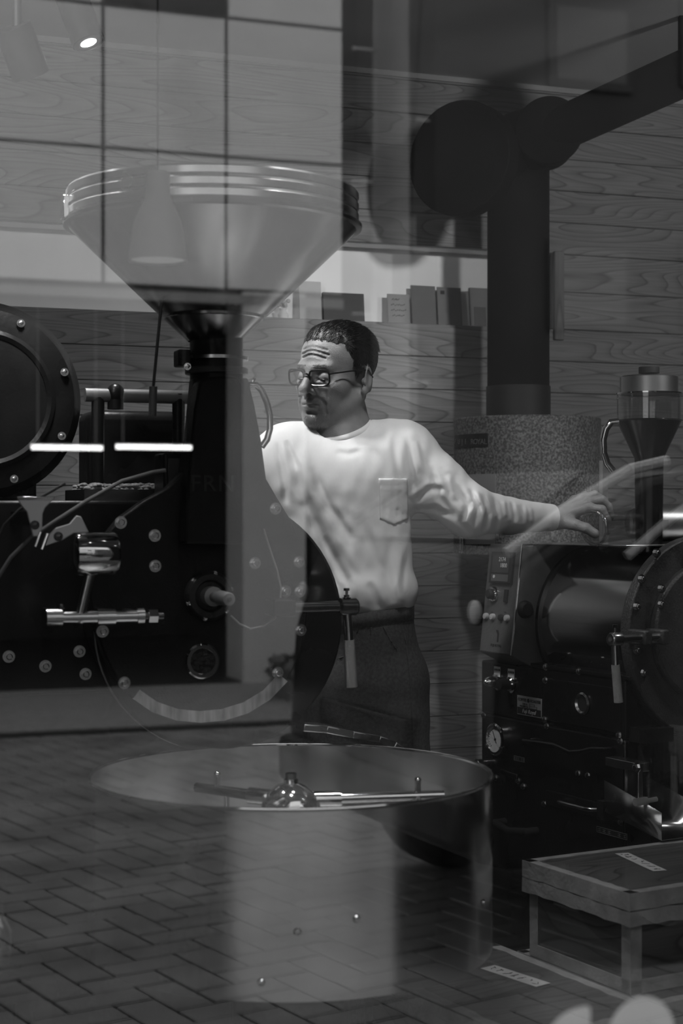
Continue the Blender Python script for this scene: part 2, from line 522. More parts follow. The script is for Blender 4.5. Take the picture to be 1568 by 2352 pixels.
bk.box((X0, YW + 0.0185, 0), (X1, YW + 0.05, zb - 0.02)); bk.box((X0, YW + 0.0185, zt + 0.02), (X1, YW + 0.05, ZC)); bk.box((xr + 0.03, YW + 0.0195, zb - 0.02), (X1, YW + 0.05, zt + 0.02))
build(bk, 'backing', M_INK, wall)
nb = MB()
nb.box((X0, YW + NICHE, zb - 0.02), (xr + 0.03, YW + NICHE + 0.03, zt + 0.02))
nb.box((X0, YW + 0.019, zb - 0.02), (xr + 0.03, YW + NICHE, zb)); nb.box((X0, YW + 0.019, zt), (xr + 0.03, YW + NICHE, zt + 0.02))
nb.box((xr, YW + 0.019, zb), (xr + 0.02, YW + NICHE, zt))
tag(build(nb, 'niche', M_PLASTER, wall), 'white plastered niche cut into the boards')
tr = MB(); tr.box((xr, YW - 0.008, zb - 0.03), (xr + 0.031, YW + 0.03, zt + 0.006))
struct(tr, 'trim_1', mat_wood('niche trim wood', 0.17, 0.07, along='Z', knots=False), 'upright wooden trim closing the end of the niche', bevel=0.002)
tr = MB(); tr.box((X0, YW - 0.006, ZC - 0.014), (X1, YW + 0.006, ZC))
struct(tr, 'trim_2', mat('ceiling bead', 0.35, 0.5), 'thin pale bead where boards meet ceiling')

# shop front: wall with the window opening
WX0, WX1, WZ0, WZ1 = -0.55, 1.75, 0.12, 2.36
fw = MB()
HS = 2.9
fw.box((X0 - 0.1, YG - 0.14, -0.05), (WX0, YG, HS)); fw.box((WX1, YG - 0.14, -0.05), (X1 + 0.1, YG, HS))
fw.box((WX0, YG - 0.14, -0.05), (WX1, YG, WZ0)); fw.box((WX0, YG - 0.14, WZ1), (WX1, YG, HS))
struct(fw, 'wall_front', mat('shop front render', 0.22, 0.8, var=0.1, vscale=5), 'shop front wall around the big window')
win = tag(bpy.data.objects.new('window_1', None), 'large fixed shop window between street and roasting room', kind='structure'); COL.objects.link(win)
build(MB().box((WX0 + 0.03, YG - 0.054, WZ0 + 0.03), (WX1 - 0.03, YG - 0.046, WZ1 - 0.03)), 'pane', M_WINDOW, win)
fr = MB(); w = 0.035
for (a, b, c, d) in ((WX0, WX0 + w, WZ0, WZ1), (WX1 - w, WX1, WZ0, WZ1), (WX0 + w, WX1 - w, WZ0, WZ0 + w), (WX0 + w, WX1 - w, WZ1 - w, WZ1)):
    fr.box((a, YG - 0.09, c), (b, YG - 0.01, d))
build(fr, 'window_frame', M_DARKSTEEL, win, bevel=0.002)
YP = YG - 0.05        # mirror plane of the pane

# white lettering on the inside of the pane, only the heads of two round letters in view
def decal(cx_, top, wpx, name_shape):
    Yd = YP + 0.0045
    c = onY(cx_, top, Yd); e = onY(cx_ + wpx / 2, top, Yd); r = (e.x - c.x)
    pts = []
    zc_ = c.z - r
    if name_shape == 'o':
        for i in range(33):
            t = math.pi * i / 32
            pts.append((c.x + r * math.cos(t), zc_ + r * math.sin(t)))
        pts += [(c.x - r, zc_ - 0.05), (c.x + r, zc_ - 0.05)]
    else:
        for i in range(17):
            t = math.pi / 2 + math.pi / 2 * i / 16
            pts.append((c.x + r * 0.45 + r * 1.45 * math.cos(t), zc_ + r * math.sin(t)))
        pts = [(c.x + r * 0.62, zc_ + r * 0.9), (c.x + r * 0.55, zc_ + r * 0.98)] + pts + [(c.x - r, zc_ - 0.05), (c.x + r * 0.62, zc_ - 0.05)]
    mb = MB().prism(pts, lambda u, v, d: Vector((u, Yd + d, v)), 0.0, 0.0006)
    return build(mb, 'window_lettering', mat('white vinyl', 0.85, 0.5), None, angle=20)
tag(decal(1318, 2314, 120, 'a'), 'white vinyl letter on the pane with a straight upright edge', 'lettering', 'white letters stuck on the shop window')
tag(decal(1473, 2289, 150, 'o'), 'white vinyl letter on the pane with a fully rounded head', 'lettering', 'white letters stuck on the shop window')

# ================================================================== the street that the window mirrors
def vY(px, py, Yv):           # where a thing seen mirrored at virtual plane Yv really stands
    p = onY(px, py, Yv); return Vector((p.x, 2 * YP - Yv, p.z))
def vZ(px, py, z=0.0):
    p = onZ(px, py, z); return Vector((p.x, 2 * YP - p.y, z))
FV = 11.34; FY = 2 * YP - FV
M_FACADE = mat('pale facade panel', 0.93, 0.6, var=0.03, vscale=3)
M_JOINT = mat('facade joint', 0.10, 0.8)
M_PAVER = mat('grey clay paver', 0.24, 0.8, var=0.35, vscale=2.5, bump=0.3, bscale=90)
M_SAND = mat('jointing sand', 0.012, 0.9)
M_ASPH = mat('pale granite strip', 0.30, 0.8, var=0.2, vscale=20)
struct(MB().box((-16, FY - 9, -0.08), (30, YG - 0.14, -0.03)), 'ground', M_SAND, 'street ground under the pavers')
# herringbone pavers
pv = MB()
ang = math.radians(77); ca, sa = math.cos(ang), math.sin(ang)
bw, bl, gp = 0.1175, 0.235, 0.0055
def brick_at(u, v, horiz, jz):
    a, b = (bl, bw) if horiz else (bw, bl)
    c = Vector((u + a / 2, v + b / 2)); hx, hy = a / 2 - gp, b / 2 - gp
    X = c.x * ca - c.y * sa + 2.5; Y = c.x * sa + c.y * ca - 3.2
    if not (-1.6 < X < 8.2 and -6.9 < Y < YG - 0.2): return
    vs = []
    for (e, zz) in ((0.0, -0.03), (0.0, jz - 0.003), (0.003, jz)):
        for (i, j) in ((-1, -1), (1, -1), (1, 1), (-1, 1)):
            p = Vector((c.x + i * (hx - e), c.y + j * (hy - e)))
            vs.append((p.x * ca - p.y * sa + 2.5, p.x * sa + p.y * ca - 3.2, zz))
    fs = []
    for l in (0, 4):
        for i in range(4):
            fs.append((l + i, l + (i + 1) % 4, l + 4 + (i + 1) % 4, l + 4 + i))
    fs.append((8, 9, 10, 11))
    pv.add(vs, fs)
N_ = 64
for i in range(-N_, N_):
    for j in range(-N_ // 2, N_ // 2):
        # two-brick herringbone cell
        u = i * bw + j * 2 * bw; v = i * bw - j * 2 * bw
        brick_at(u, v, True, rng.uniform(-0.0015, 0.0015)); brick_at(u, v + bw, False, rng.uniform(-0.0015, 0.0015))
pvo = build(pv, 'street_paving', M_PAVER, None, angle=10)
tag(pvo, 'grey clay pavers laid herringbone on the street, mirrored in the window', 'paving', kind='stuff')
z0s = vZ(100, 1685).y; 
struct(MB().box((-14, FY - 0.2, -0.02), (30, z0s, 0.02)), 'path', M_ASPH, 'pale stone strip in front of the facade')
struct(MB().box((-14, z0s, -0.02), (30, z0s + 0.12, 0.012)), 'kerb', mat('dark gutter', 0.03, 0.7), 'dark gutter strip along the paving')

fb = thing('panel_building', 'pale building of large square panels across the street, mirrored in the window', 'building', (0, FY, 0))
xa, xb, xc = vY(235, 300, FV).x, vY(517, 300, FV).x, vY(785, 300, FV).x
zA = vY(517, 43, FV).z; zB = vY(517, 362, FV).z; zC_ = vY(470, 665, FV).z
pw_ = (xc - xa) / 2; ph = zA - zB
xs = [xc - pw_ * k for k in range(0, 12)]
zs = [zC_, zB, zA, zA + ph, zA + 2 * ph, zA + 3 * ph]
JG = 0.013
mbp = None
xp = vY(555, 1200, FV).x; xpr = vY(699, 1200, FV).x
def panel(x0, x1, z0, z1):
    mb = MB().box((x0 + JG, 0.0, z0 + JG), (x1 - JG, 0.03, z1 - JG)); build(mb, 'panel', M_FACADE, fb, bevel=0.004, seg=1)
for i in range(len(xs) - 1):
    for j in range(len(zs) - 1):
        if i == 1 and j == 2:
            # dark louvre box in place of the panel's lower band
            build(MB().box((xs[i + 1] + JG, -0.05, zs[2] + 0.02), (xs[i] - JG, 0.06, zs[3] - 0.1)), 'louvre', M_BLACK, fb, bevel=0.005); continue
        panel(xs[i + 1], xs[i], zs[j], zs[j + 1])
pz = [0.0, zC_ / 3, zC_ * 2 / 3, zC_]
build(MB().box((xp, -0.4, 0), (xpr, 0.028, zC_ - 0.002)), 'corner_pier', mat('grey pier render', 0.6, 0.7, var=0.05, vscale=3), fb, bevel=0.004)
core = MB(); core.box((xs[-1], -0.35, zC_ - 0.02), (xc, -0.002, zs[-1] + 0.1)); core.box((xs[-1], -4.5, zC_ - 0.02), (xc, -0.35, zC_ + 0.1))
build(core, 'core_wall', M_JOINT, fb)
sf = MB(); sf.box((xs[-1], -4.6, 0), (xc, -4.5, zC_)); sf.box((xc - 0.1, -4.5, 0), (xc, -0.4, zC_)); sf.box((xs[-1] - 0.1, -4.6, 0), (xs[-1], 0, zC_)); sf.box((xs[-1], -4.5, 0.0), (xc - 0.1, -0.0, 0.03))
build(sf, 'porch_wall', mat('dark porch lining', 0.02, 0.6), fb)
build(MB().box((xs[-1], -0.02, zC_ - 0.10), (xc, 0.035, zC_ - 0.03)), 'lintel', mat('grey lintel', 0.35, 0.6), fb, bevel=0.004)
# strip lamps hanging in its porch
M_TUBE = mat('lit strip lamp', 0.9, 0.4, emit=9.0)
def strip(pxa, pxb, py, Yv, lab):
    a = vY(pxa, py, Yv); b = vY(pxb, py, Yv); b.z = a.z
    t = thing('strip_lamp', lab, 'lamp', (a + b) / 2, 0, 'strip lamps in the porch across the street')
    h = (b - a) / 2
    build(MB().cyl(-h * 0.98, h * 0.98, 0.018, n=12), 'tube', M_TUBE, t)
    k = MB()
    for s_ in (-1, 1): k.cyl(h * s_ * 0.98, h * s_, 0.016, n=12)
    k.box((-abs(h.x), -0.014, 0.017), (abs(h.x), 0.014, 0.03))
    zt_ = zC_ - t.location.z
    for s_ in (-0.8, 0.8): k.cyl((h.x * s_, 0, 0.03), (h.x * s_, 0, zt_), 0.004, n=6)
    build(k, 'fitting', M_WHITE, t)
strip(-120, 92, 699, 13.0, 'long bright strip lamp under the porch ceiling, mirrored in the window')
strip(70, 236, 1027, 12.6, 'bright strip lamp hung low in the porch, mirrored over the black drum')
strip(264, 440, 1026, 12.6, 'bright strip lamp hung low in the porch, mirrored beside the cast column')

# farther building beyond the alley
hb = thing('grey_building', 'tall dull grey building beyond the alley, mirrored in the window', 'building', (0, 2 * YP - 20.0, 0))
gx0 = vY(1000, 500, 20.0).x; gx1 = gx0 + 26
build(MB().box((gx0, -6, 0), (gx1, 0, 11)), 'wall', mat('dull grey render', 0.06, 0.8, var=0.1, vscale=1.2), hb)
build(MB().box((gx0 - 6, -6, 0), (gx0 - 0.02, -3, 11)), 'side_wing', mat('dark side wing', 0.04, 0.8), hb)
for (a, b, c, d) in ((1255, 1450, 15, 200), (1560, 1760, 15, 200), (1255, 1450, 560, 760), (1560, 1760, 560, 760)):
    p = vY(a, d, 20.0); q = vY(b, c, 20.0)
    f_ = build(MB().box((p.x, -0.05, p.z), (q.x, 0.06, q.z)), 'window', mat('window surround', 0.045, 0.5), hb, bevel=0.02)
    build(MB().box((p.x + 0.12, 0.061, p.z + 0.12), (q.x - 0.12, 0.07, q.z - 0.12)), 'pane', mat('far pane', 0.11, 0.2), f_)
# utility pole with step bolts
pp = vY(898, 1610, 12.6)
up = thing('utility_pole', 'concrete utility pole with step bolts, mirrored in the window', 'pole', (pp.x, pp.y, 0))
build(MB().cyl((0, 0, 0), (0, 0, 9), 0.165, 0.14, n=24), 'shaft', mat('weathered concrete', 0.30, 0.8, var=0.15, vscale=3), up)
for k in range(7):
    s_ = 1 if k % 2 else -1
    build(MB().cyl((s_ * 0.14, 0, 1.8 + 0.55 * k), (s_ * 0.34, 0, 1.8 + 0.55 * k), 0.012, n=8), 'step_bolt', M_STEEL, up)
build(MB().tube([(0.16, 0.02, 1.2), (0.17, 0.02, 4), (0.4, 0.1, 8.5)], 0.012, n=6), 'guy_wire', M_BLACK, up)

# clipped shrubs in planters beside the pier
M_LEAF = mat('dull green leaf', 0.20, 0.55, var=0.5, vscale=9)
def shrub(px, w_px, py_top, Yv, lab, seed):
    r = random.Random(seed)
    base = vY(px, 1600, Yv); top = vY(px, py_top, Yv).z; wx = abs(vY(px + w_px, 1600, Yv).x - base.x)
    t = thing('street_shrub', lab, 'shrub', (base.x, base.y, 0.0), 0, 'shrubs along the far kerb')
    build(MB().box((-wx * 0.8, -0.2, 0), (wx * 0.8, 0.2, 0.16)), 'planter', mat('planter concrete', 0.2, 0.8), t, bevel=0.01)
    lf = MB()
    for i in range(520):
        th = r.uniform(0, 6.283); q = math.sqrt(r.random())
        x = wx * q * math.cos(th); y = 0.35 * q * math.sin(th)
        zz = 0.14 + (max(0.3, top) - 0.14) * r.random() ** 0.8 * (1 - 0.35 * q)
        d = Vector((r.uniform(-1, 1), r.uniform(-1, 1), r.uniform(-0.3, 1))).normalized(); e = d.orthogonal().normalized()
        s1 = r.uniform(0.03, 0.07); c_ = Vector((x, y, zz))
        lf.add([c_ - d * s1, c_ + e * s1 * 0.5, c_ + d * s1, c_ - e * s1 * 0.5], [(0, 1, 2, 3)])
    fo = build(lf, 'foliage', M_LEAF, t); fo['kind'] = 'stuff'
    st = MB()
    for i in range(5):
        st.tube([(r.uniform(-.3, .3) * wx, 0, 0.1), (r.uniform(-.7, .7) * wx, r.uniform(-.1, .1), max(0.35, top) * 0.75)], 0.012, n=5)
    build(st, 'stem', M_CAST, t)
shrub(690, 60, 1500, 10.3, 'low leafy shrub by the pale pier, mirrored in the window', 1)
shrub(850, 70, 1430, 10.6, 'leafy shrub at the foot of the pole, mirrored in the window', 2)
shrub(1020, 75, 1400, 10.8, 'tall leafy shrub next to the parked car, mirrored in the window', 3)
# small dark van parked close to the shop, mirrored in the right of the window
def make_car():
    p0 = vY(1092, 1300, 3.9)
    t = thing('parked_van', 'small dark van parked by the shop, mirrored in the window', 'van', (p0.x, p0.y, 0.004), math.radians(-3))
    # side profile in local x (along the van) and z; width along -y (away from the window)
    prof = [(0.05, 0.30), (0.0, 0.50), (0.02, 0.85), (0.05, 1.02), (0.09, 1.11), (0.15, 1.15), (0.47, 1.36), (0.65, 1.395), (1.3, 1.41), (2.6, 1.41), (3.1, 1.38), (3.25, 1.05), (3.28, 0.60), (3.2, 0.28)]
    W = 1.46
    paint = mat('dark van paint', 0.035, 0.2, coat=0.15, spec=0.3)
    def sect(y, inset, top):
        return [(x + (inset if x < 2 else -inset) * (0.6 if z > 1 else 0.35), -y, z if z < 1.14 else 1.14 + (z - 1.14) * top) for (x, z) in prof]
    secs = [sect(0.0, 0.12, 0.93), sect(0.10, 0.03, 0.98), sect(0.4, 0, 1.0), sect(W - 0.4, 0, 1.0), sect(W - 0.1, 0.03, 0.98), sect(W, 0.12, 0.93)]
    mb = MB(); n = len(prof)
    vs = [p for s_ in secs for p in s_]; fs = []
    for j in range(len(secs) - 1):
        for i in range(n):
            fs.append((j * n + i, j * n + (i + 1) % n, (j + 1) * n + (i + 1) % n, (j + 1) * n + i))
    fs += [tuple(range(n)), tuple(range((len(secs) - 1) * n, len(secs) * n))[::-1]]
    mb.add(vs, fs); build(mb, 'body', paint, t, bevel=0.02, seg=3)
    gl = mat('dark van glass', 0.010, 0.06, spec=0.3)
    trim = mat('pale window trim', 0.75, 0.3)
    build(MB().tube([(0.46, 0.012, 1.135), (0.62, 0.012, 1.25), (0.82, 0.012, 1.36)], 0.014, n=8), 'quarter_trim', trim, t)
    side = [(0.52, 1.15), (0.72, 1.30), (0.84, 1.352), (1.25, 1.36), (1.25, 1.13)]
    build(MB().prism(side, lambda u, v, d: Vector((u, d, v)), 0.006, -0.03), 'side_window', gl, t)
    side2 = [(1.33, 1.13), (1.33, 1.36), (2.9, 1.35), (3.02, 1.13)]
    build(MB().prism(side2, lambda u, v, d: Vector((u, d, v)), 0.006, -0.03), 'side_window', gl, t)
    wd = MB().prism([(0.1, 0.0), (0.1, 1.0), (0.9, 1.0), (0.9, 0.0)], lambda u, v, d: Vector((0.17 + 0.30 * v, -0.1 - u * (W - 0.2), 1.166 + 0.20 * v + d)), 0.0, 0.012); build(wd, 'windscreen', gl, t)
    for ya in (-0.05, -W + 0.05):
        build(MB().tube([(0.12, ya, 1.145), (0.30, ya, 1.262), (0.51, ya, 1.375), (0.63, ya, 1.40)], 0.016, n=8), 'windscreen_pillar', trim if ya > -0.5 else paint, t)
    m_ = MB(); m_.sphere((0.62, 0.10, 1.17), 0.085, scale=(0.5, 0.9, 1.1)); build(m_, 'door_mirror', paint, t)
    lamp = mat('headlamp', 0.85, 0.15)
    for y in (-0.10, -W + 0.10):
        build(MB().sphere((0.05, y, 0.985), 0.028, scale=(0.6, 0.9, 1.2)), 'headlamp', lamp, t)
    build(MB().box((-0.02, -1.05, 0.55), (0.04, -0.4, 0.66)), 'grille', M_BLACK, t, bevel=0.01)
    build(MB().box((-0.03, -W + 0.05, 0.34), (0.10, -0.05, 0.50)), 'bumper', mat('dark bumper', 0.03, 0.5), t, bevel=0.03)
    for x in (0.62, 2.75):
        for y in (0.01, -W + 0.16):
            wh = build(MB().lathe([(0.17, 0), (0.25, 0.0), (0.27, 0.03), (0.27, 0.13), (0.25, 0.16), (0.17, 0.16)], (x, y - 0.16, 0.27), (0, 1, 0), n=36, closed=True), 'wheel', M_RUBBER, t)
            rm = MB().lathe([(0.175, 0.03), (0.165, 0.15), (0.13, 0.13), (0.05, 0.135), (0.001, 0.14)], (x, y - 0.16, 0.27), (0, 1, 0), n=36); build(rm, 'rim', mat('dark rim', 0.05, 0.4, 0.5), wh)
make_car()

# ================================================================== big roaster, facing the window
RB = Frame((0.80, 2.91, 0), 0.0)
big = thing('coffee_roaster', 'large black cast-iron coffee roaster with steel funnel, beside the man in white', 'roaster', RB.loc, 0.0)
def rb(px, py, y=0.0):
    return RB.y(px, py, y)
def poly_b(pts, y=0.0):
    return [(rb(a, b, y).x, rb(a, b, y).z) for a, b in pts]
XZ = lambda u, v, d: Vector((u, d, v))
plate_px = [(445, 868), (570, 868), (585, 930), (600, 1010), (612, 1100), (640, 1148), (672, 1200), (695, 1260), (708, 1330), (709, 1390), (703, 1450), (688, 1510), (660, 1565), (620, 1607), (570, 1638), (515, 1655), (460, 1660),
            (405, 1655), (350, 1636), (305, 1605), (268, 1560), (240, 1505), (218, 1440), (206, 1370), (212, 1300), (235, 1240), (275, 1190), (330, 1150), (385, 1120), (420, 1085), (432, 1000)]
build(MB().prism(poly_b(plate_px), XZ, 0.0, 0.035), 'front_plate', M_CAST, big, bevel=0.004, angle=30)
# outer casing ring, drum, cabinet
c = rb(508, 1432, 0.045); rr = (rb(783, 1432, 0.045).x - c.x)
build(MB().lathe([(0.0005, 0), (rr - 0.006, 0), (rr, 0.006), (rr, 0.035), (0.0005, 0.035)], (c.x, 0.036, c.z), (0, 1, 0), n=72), 'casing_ring', M_BLACK, big)
build(MB().lathe([(0.0005, 0), (rr + 0.0015, 0), (rr + 0.0015, 0.004), (rr - 0.004, 0.004)], (c.x, 0.050, c.z), (0, 1, 0), n=72), 'casing_edge', M_STEEL, big)
dc = Vector((rb(455, 1400).x, 0, rb(455, 1400).z))
build(MB().lathe([(0.0005, 0), (0.19, 0), (0.19, 0.46), (0.17, 0.48), (0.0005, 0.48)], (dc.x - 0.01, 0.072, dc.z), (0, 1, 0), n=64), 'drum', M_BLACK, big)
# steel rim on the plate's lower edge, its lit stretch put into the colour
arc = plate_px[12:20]
cen = Vector((458, 1395))
band = MB(); n_ = len(arc)
outer = [rb(a, b, -0.002) for a, b in arc]
inner = [rb(cen.x + (a - cen.x) * 0.90, cen.y + (b - cen.y) * 0.90, -0.002) for a, b in arc]
vs = [(p.x, -0.003, p.z) for p in outer] + [(p.x, -0.003, p.z) for p in inner] + [(p.x, 0.001, p.z) for p in outer] + [(p.x, 0.001, p.z) for p in inner]
fs = []
for i in range(n_ - 1):
    fs += [(i, i + 1, n_ + i + 1, n_ + i), (2 * n_ + i, 3 * n_ + i, 3 * n_ + i + 1, 2 * n_ + i + 1), (i, 2 * n_ + i, 2 * n_ + i + 1, i + 1), (n_ + i, n_ + i + 1, 3 * n_ + i + 1, 3 * n_ + i)]
fs += [(0, n_, 3 * n_, 2 * n_), (n_ - 1, 3 * n_ - 1, 4 * n_ - 1, 2 * n_ + n_ - 1)][:1]
band.add(vs, fs); tag(build(band, 'edge_band', mat('lit rim steel', 0.55, 0.4, 0.3, var=0.5, vscale=18, stretch=(4, 1, 0.6)), big, angle=25), 'bright band on the lower rim, lit look put into the colour')
col = [(458, 876), (478, 866), (520, 862), (548, 866), (557, 885), (559, 1250), (424, 1250), (427, 1190), (436, 1050), (447, 940)]
build(MB().prism(poly_b(col, -0.05), XZ, -0.05, 0.0), 'chute_column', M_CAST, big, bevel=0.006, angle=30)
tp = rb(489, 1112, -0.051)
me = text_mesh('FRN', 0.043, 0.0018, bold=0.0, spacing=1.12)
place_text(me, 'raised_letters', M_CASTGREY, big, (tp.x, -0.0505, tp.z), (1, 0, 0), (0, 0, 1))
# cabinet behind and below
bx0 = rb(-140, 1300, 0.09).x; bx1 = rb(560, 1300, 0.09).x
build(MB().box((bx0, 0.09, rb(200, 1592, 0.09).z), (bx1, 0.60, rb(200, 1150, 0.09).z)), 'cabinet', M_BLACK, big, bevel=0.006)
build(MB().box((bx0 + 0.03, 0.20, 0.0), (bx1 + 0.03, 0.58, rb(200, 1592, 0.09).z - 0.001)), 'base', M_BLACK, big, bevel=0.006)
b1 = rb(347, 1080, 0.0); b2 = rb(428, 1310, 0.0)
# neck, flange, clamp
nc = rb(497, 800, 0.03); nr = (rb(556, 800, 0.03).x - rb(438, 800, 0.03).x) / 2
zn0, zn1 = rb(497, 868, 0.03).z, rb(497, 785, 0.03).z
build(MB().cyl((nc.x, 0.03, zn0 - 0.01), (nc.x, 0.03, zn1 + 0.03), nr, n=48), 'neck', M_BLACK, big)
build(MB().lathe([(nr, 0), (nr + 0.009, 0.0), (nr + 0.009, 0.012), (nr, 0.012)], (nc.x, 0.03, zn0 + 0.006), n=48), 'neck_collar', M_CASTGREY, big, bevel=0.0015)
zf = rb(497, 828, 0.03).z
fl = build(MB().lathe([(nr, 0), (nr + 0.010, 0.0), (nr + 0.010, 0.006), (nr, 0.006)], (nc.x, 0.03, zf), n=48), 'clamp_ring', M_STEEL, big)
k_ = MB(); k_.box((nc.x - nr - 0.028, 0.01, zf - 0.014), (nc.x - nr - 0.004, 0.05, zf + 0.017)); build(k_, 'clamp', M_CAST, big, bevel=0.003)
build(hexbolt(MB(), (nc.x - nr - 0.012, 0.008, zf - 0.015), (0, -1, 0), 0.005, 0.006), 'clamp_bolt', M_CHROME, big)
# funnel
zl = rb(497, 530, 0.03).z; R_ = (rb(815, 500, 0.03).x - rb(167, 500, 0.03).x) / 2
zr = rb(497, 466, 0.03).z; zs_ = rb(497, 735, 0.03).z
hx = rb(490, 500, 0.03).x
def rad_at(z):
    return nr + (R_ - 0.006 - nr) * (z - zn1) / (zl - zn1)
hop = build(MB().lathe([(nr - 0.002, zn1), (rad_at(zs_), zs_), (rad_at(zs_) + 0.004, zs_ + 0.001), (rad_at(zs_) + 0.004, zs_ + 0.006), (rad_at(zs_ + 0.008), zs_ + 0.008), (R_ - 0.006, zl), (R_ + 0.004, zl + 0.002), (R_ + 0.005, zl + 0.008), (R_ - 0.002, zl + 0.012),
                        (R_ - 0.009, zl + 0.010), (nr - 0.006, zn1 + 0.012)], (hx, 0.03, 0), n=96), 'funnel', mat('dark funnel steel', 0.16, 0.2, 1.0, rvar=0.05, vscale=9), big, angle=25)
hb_ = (zr - zl - 0.012) / 3 + 0.006
for i in range(3):
    z0 = zl + 0.012 + i * hb_
    q = MB().lathe([(R_ - 0.010, 0), (R_ - 0.003, 0.0), (R_ - 0.001, 0.003), (R_ - 0.001, hb_ - 0.005), (R_ - 0.004, hb_ - 0.001), (R_ - 0.010, hb_ - 0.001)], (hx, 0.03, z0), n=96, closed=True)
    build(q, 'band', M_STEEL, hop, angle=30)
for s_ in (-1, 1):
    lt = MB().box((hx + s_ * (R_ + 0.004) - 0.006, 0.02, zl + 0.005), (hx + s_ * (R_ + 0.004) + 0.006, 0.05, zr - 0.005))
    build(lt, 'latch', M_CHROME, hop, bevel=0.002)
# curved chrome handle at the column
hp = [(572, 884), (588, 884), (601, 897), (613, 925), (620, 955), (620, 985), (613, 1010), (601, 1026)]
build(MB().tube([rb(a, b, -0.03) for a, b in hp], 0.0062, n=12), 'handle', M_CHROME, big)
build(MB().tube([rb(578, 884, -0.03), rb(580, 876, -0.03), rb(585, 869, -0.03)], 0.003, n=8), 'handle_pin', M_CHROME, big)
# bolts on the plate
bm_ = bolt_proto((0, -1, 0), 0.0085, 0.009)
put_bolts(big, bm_, M_STEEL, [Vector((rb(a, b).x, 0.0, rb(a, b).z)) for a, b in ((632, 1168), (277, 1200), (355, 1230), (356, 1300), (585, 1293), (686, 1290), (655, 1358), (688, 1358), (690, 1447), (235, 1450), (285, 1568), (637, 1545))])
put_bolts(big, bm_, M_STEEL, [Vector((rb(a, b, 0.09).x, 0.09, rb(a, b, 0.09).z)) for a, b in ((104, 1530), (196, 1548), (182, 1496), (20, 1508))])
# sampler boss and trier
tc_ = rb(478, 1368)
build(MB().lathe([(0.040, 0), (0.046, 0.0), (0.046, 0.012), (0.040, 0.020), (0.030, 0.020), (0.026, 0.010), (0.0005, 0.008)], (tc_.x, 0.0, tc_.z), (0, -1, 0), n=48), 'sampler_boss', M_CASTGREY, big)
put_bolts(big, bolt_proto((0, -1, 0), 0.0045, 0.006), M_STEEL, [(tc_.x + 0.041 * math.cos(t), -0.012, tc_.z + 0.041 * math.sin(t)) for t in [i * math.pi / 3 + 0.3 for i in range(6)]], 'boss_screw')

tri = build(MB().lathe([(0.018, 0), (0.018, 0.03), (0.010, 0.034), (0.010, 0.06), (0.0135, 0.075), (0.0125, 0.125), (0.0105, 0.13), (0.0005, 0.13)], (tc_.x, -0.01, tc_.z), (0, -1, 0), n=32), 'trier', mat('pale wood grip', 0.30, 0.5, var=0.1, vscale=30), big)
build(MB().cyl((tc_.x, -0.139, tc_.z), (tc_.x, -0.144, tc_.z), 0.004, n=12), 'grip_screw', M_CHROME, tri)
# bull's-eye sight glass
sg = rb(463, 1518)
sgo = build(MB().lathe([(0.021, 0), (0.033, 0.0), (0.033, 0.007), (0.030, 0.010), (0.024, 0.010), (0.022, 0.004)], (sg.x, 0.0, sg.z), (0, -1, 0), n=48, closed=True), 'sight_ring', M_CHROME, big)
bn = MB(); r_ = random.Random(4)
for i in range(60):
    q = 0.021 * math.sqrt(r_.random()); t = r_.uniform(0, 6.28)
    bn.sphere((sg.x + q * math.cos(t), -0.0005, sg.z + q * math.sin(t) * 0.9 - 0.001), 0.0035, nu=8, nv=5, scale=(1, 0.5, 0.8))
bo = build(bn, 'beans', mat('roasted bean', 0.06, 0.45), sgo); bo['kind'] = 'stuff'
build(MB().lathe([(0.0005, 0), (0.0235, 0), (0.0235, 0.002), (0.0005, 0.002)], (sg.x, -0.006, sg.z), (0, -1, 0), n=36), 'sight_pane', M_GLASSWARE, sgo)
# counterweight lever
yl_ = -0.10
a = rb(163, 1273, yl_); b = rb(268, 1273, yl_); b.z = a.z
cw = build(MB().lathe([(0.0005, 0), (0.026, 0.0), (0.037, 0.008), (0.038, 0.016), (0.038, b.x - a.x - 0.006), (0.034, b.x - a.x), (0.0005, b.x - a.x)], (a.x, yl_, a.z), (1, 0, 0), n=48), 'counterweight', M_CHROME, big)
build(MB().cyl(rb(207, 1315, yl_), rb(180, 1430, yl_), 0.0095, n=20), 'lever_arm', M_STEEL, big)
sa_ = rb(105, 1420, yl_); sb_ = rb(330, 1412, yl_); sb_.z = sa_.z
sh = MB(); sh.cyl(sa_, sb_, 0.011, n=24)
for u, v, r0 in ((0.0, 0.16, 0.0165), (0.34, 0.36, 0.013), (0.52, 0.7, 0.0145), (0.93, 1.0, 0.014)):
    sh.cyl(sa_.lerp(sb_, u), sa_.lerp(sb_, v), r0, n=24)
build(sh, 'lever_shaft', M_STEEL, big)
build(MB().cyl(sb_, (sb_.x + 0.035, sb_.y, sb_.z), 0.007, n=16), 'shaft_end', M_DARKSTEEL, big)
nn = MB(); nn.cyl((sb_.x + 0.008, sb_.y, sb_.z), (sb_.x + 0.024, sb_.y, sb_.z), 0.013, n=6); build(nn, 'shaft_nut', M_CHROME, big)
for q in (rb(150, 1420, yl_), rb(318, 1415, yl_)):
    br_ = MB().box((q.x - 0.008, yl_, sa_.z - 0.008), (q.x + 0.008, 0.09, sa_.z + 0.008))
    build(br_, 'shaft_bracket', M_BLACK, big, bevel=0.002)
build(hexbolt(MB(), (rb(140, 1400, yl_).x, yl_, sa_.z + 0.016), (0, 0, 1), 0.005, 0.007), 'set_screw', M_CHROME, big)
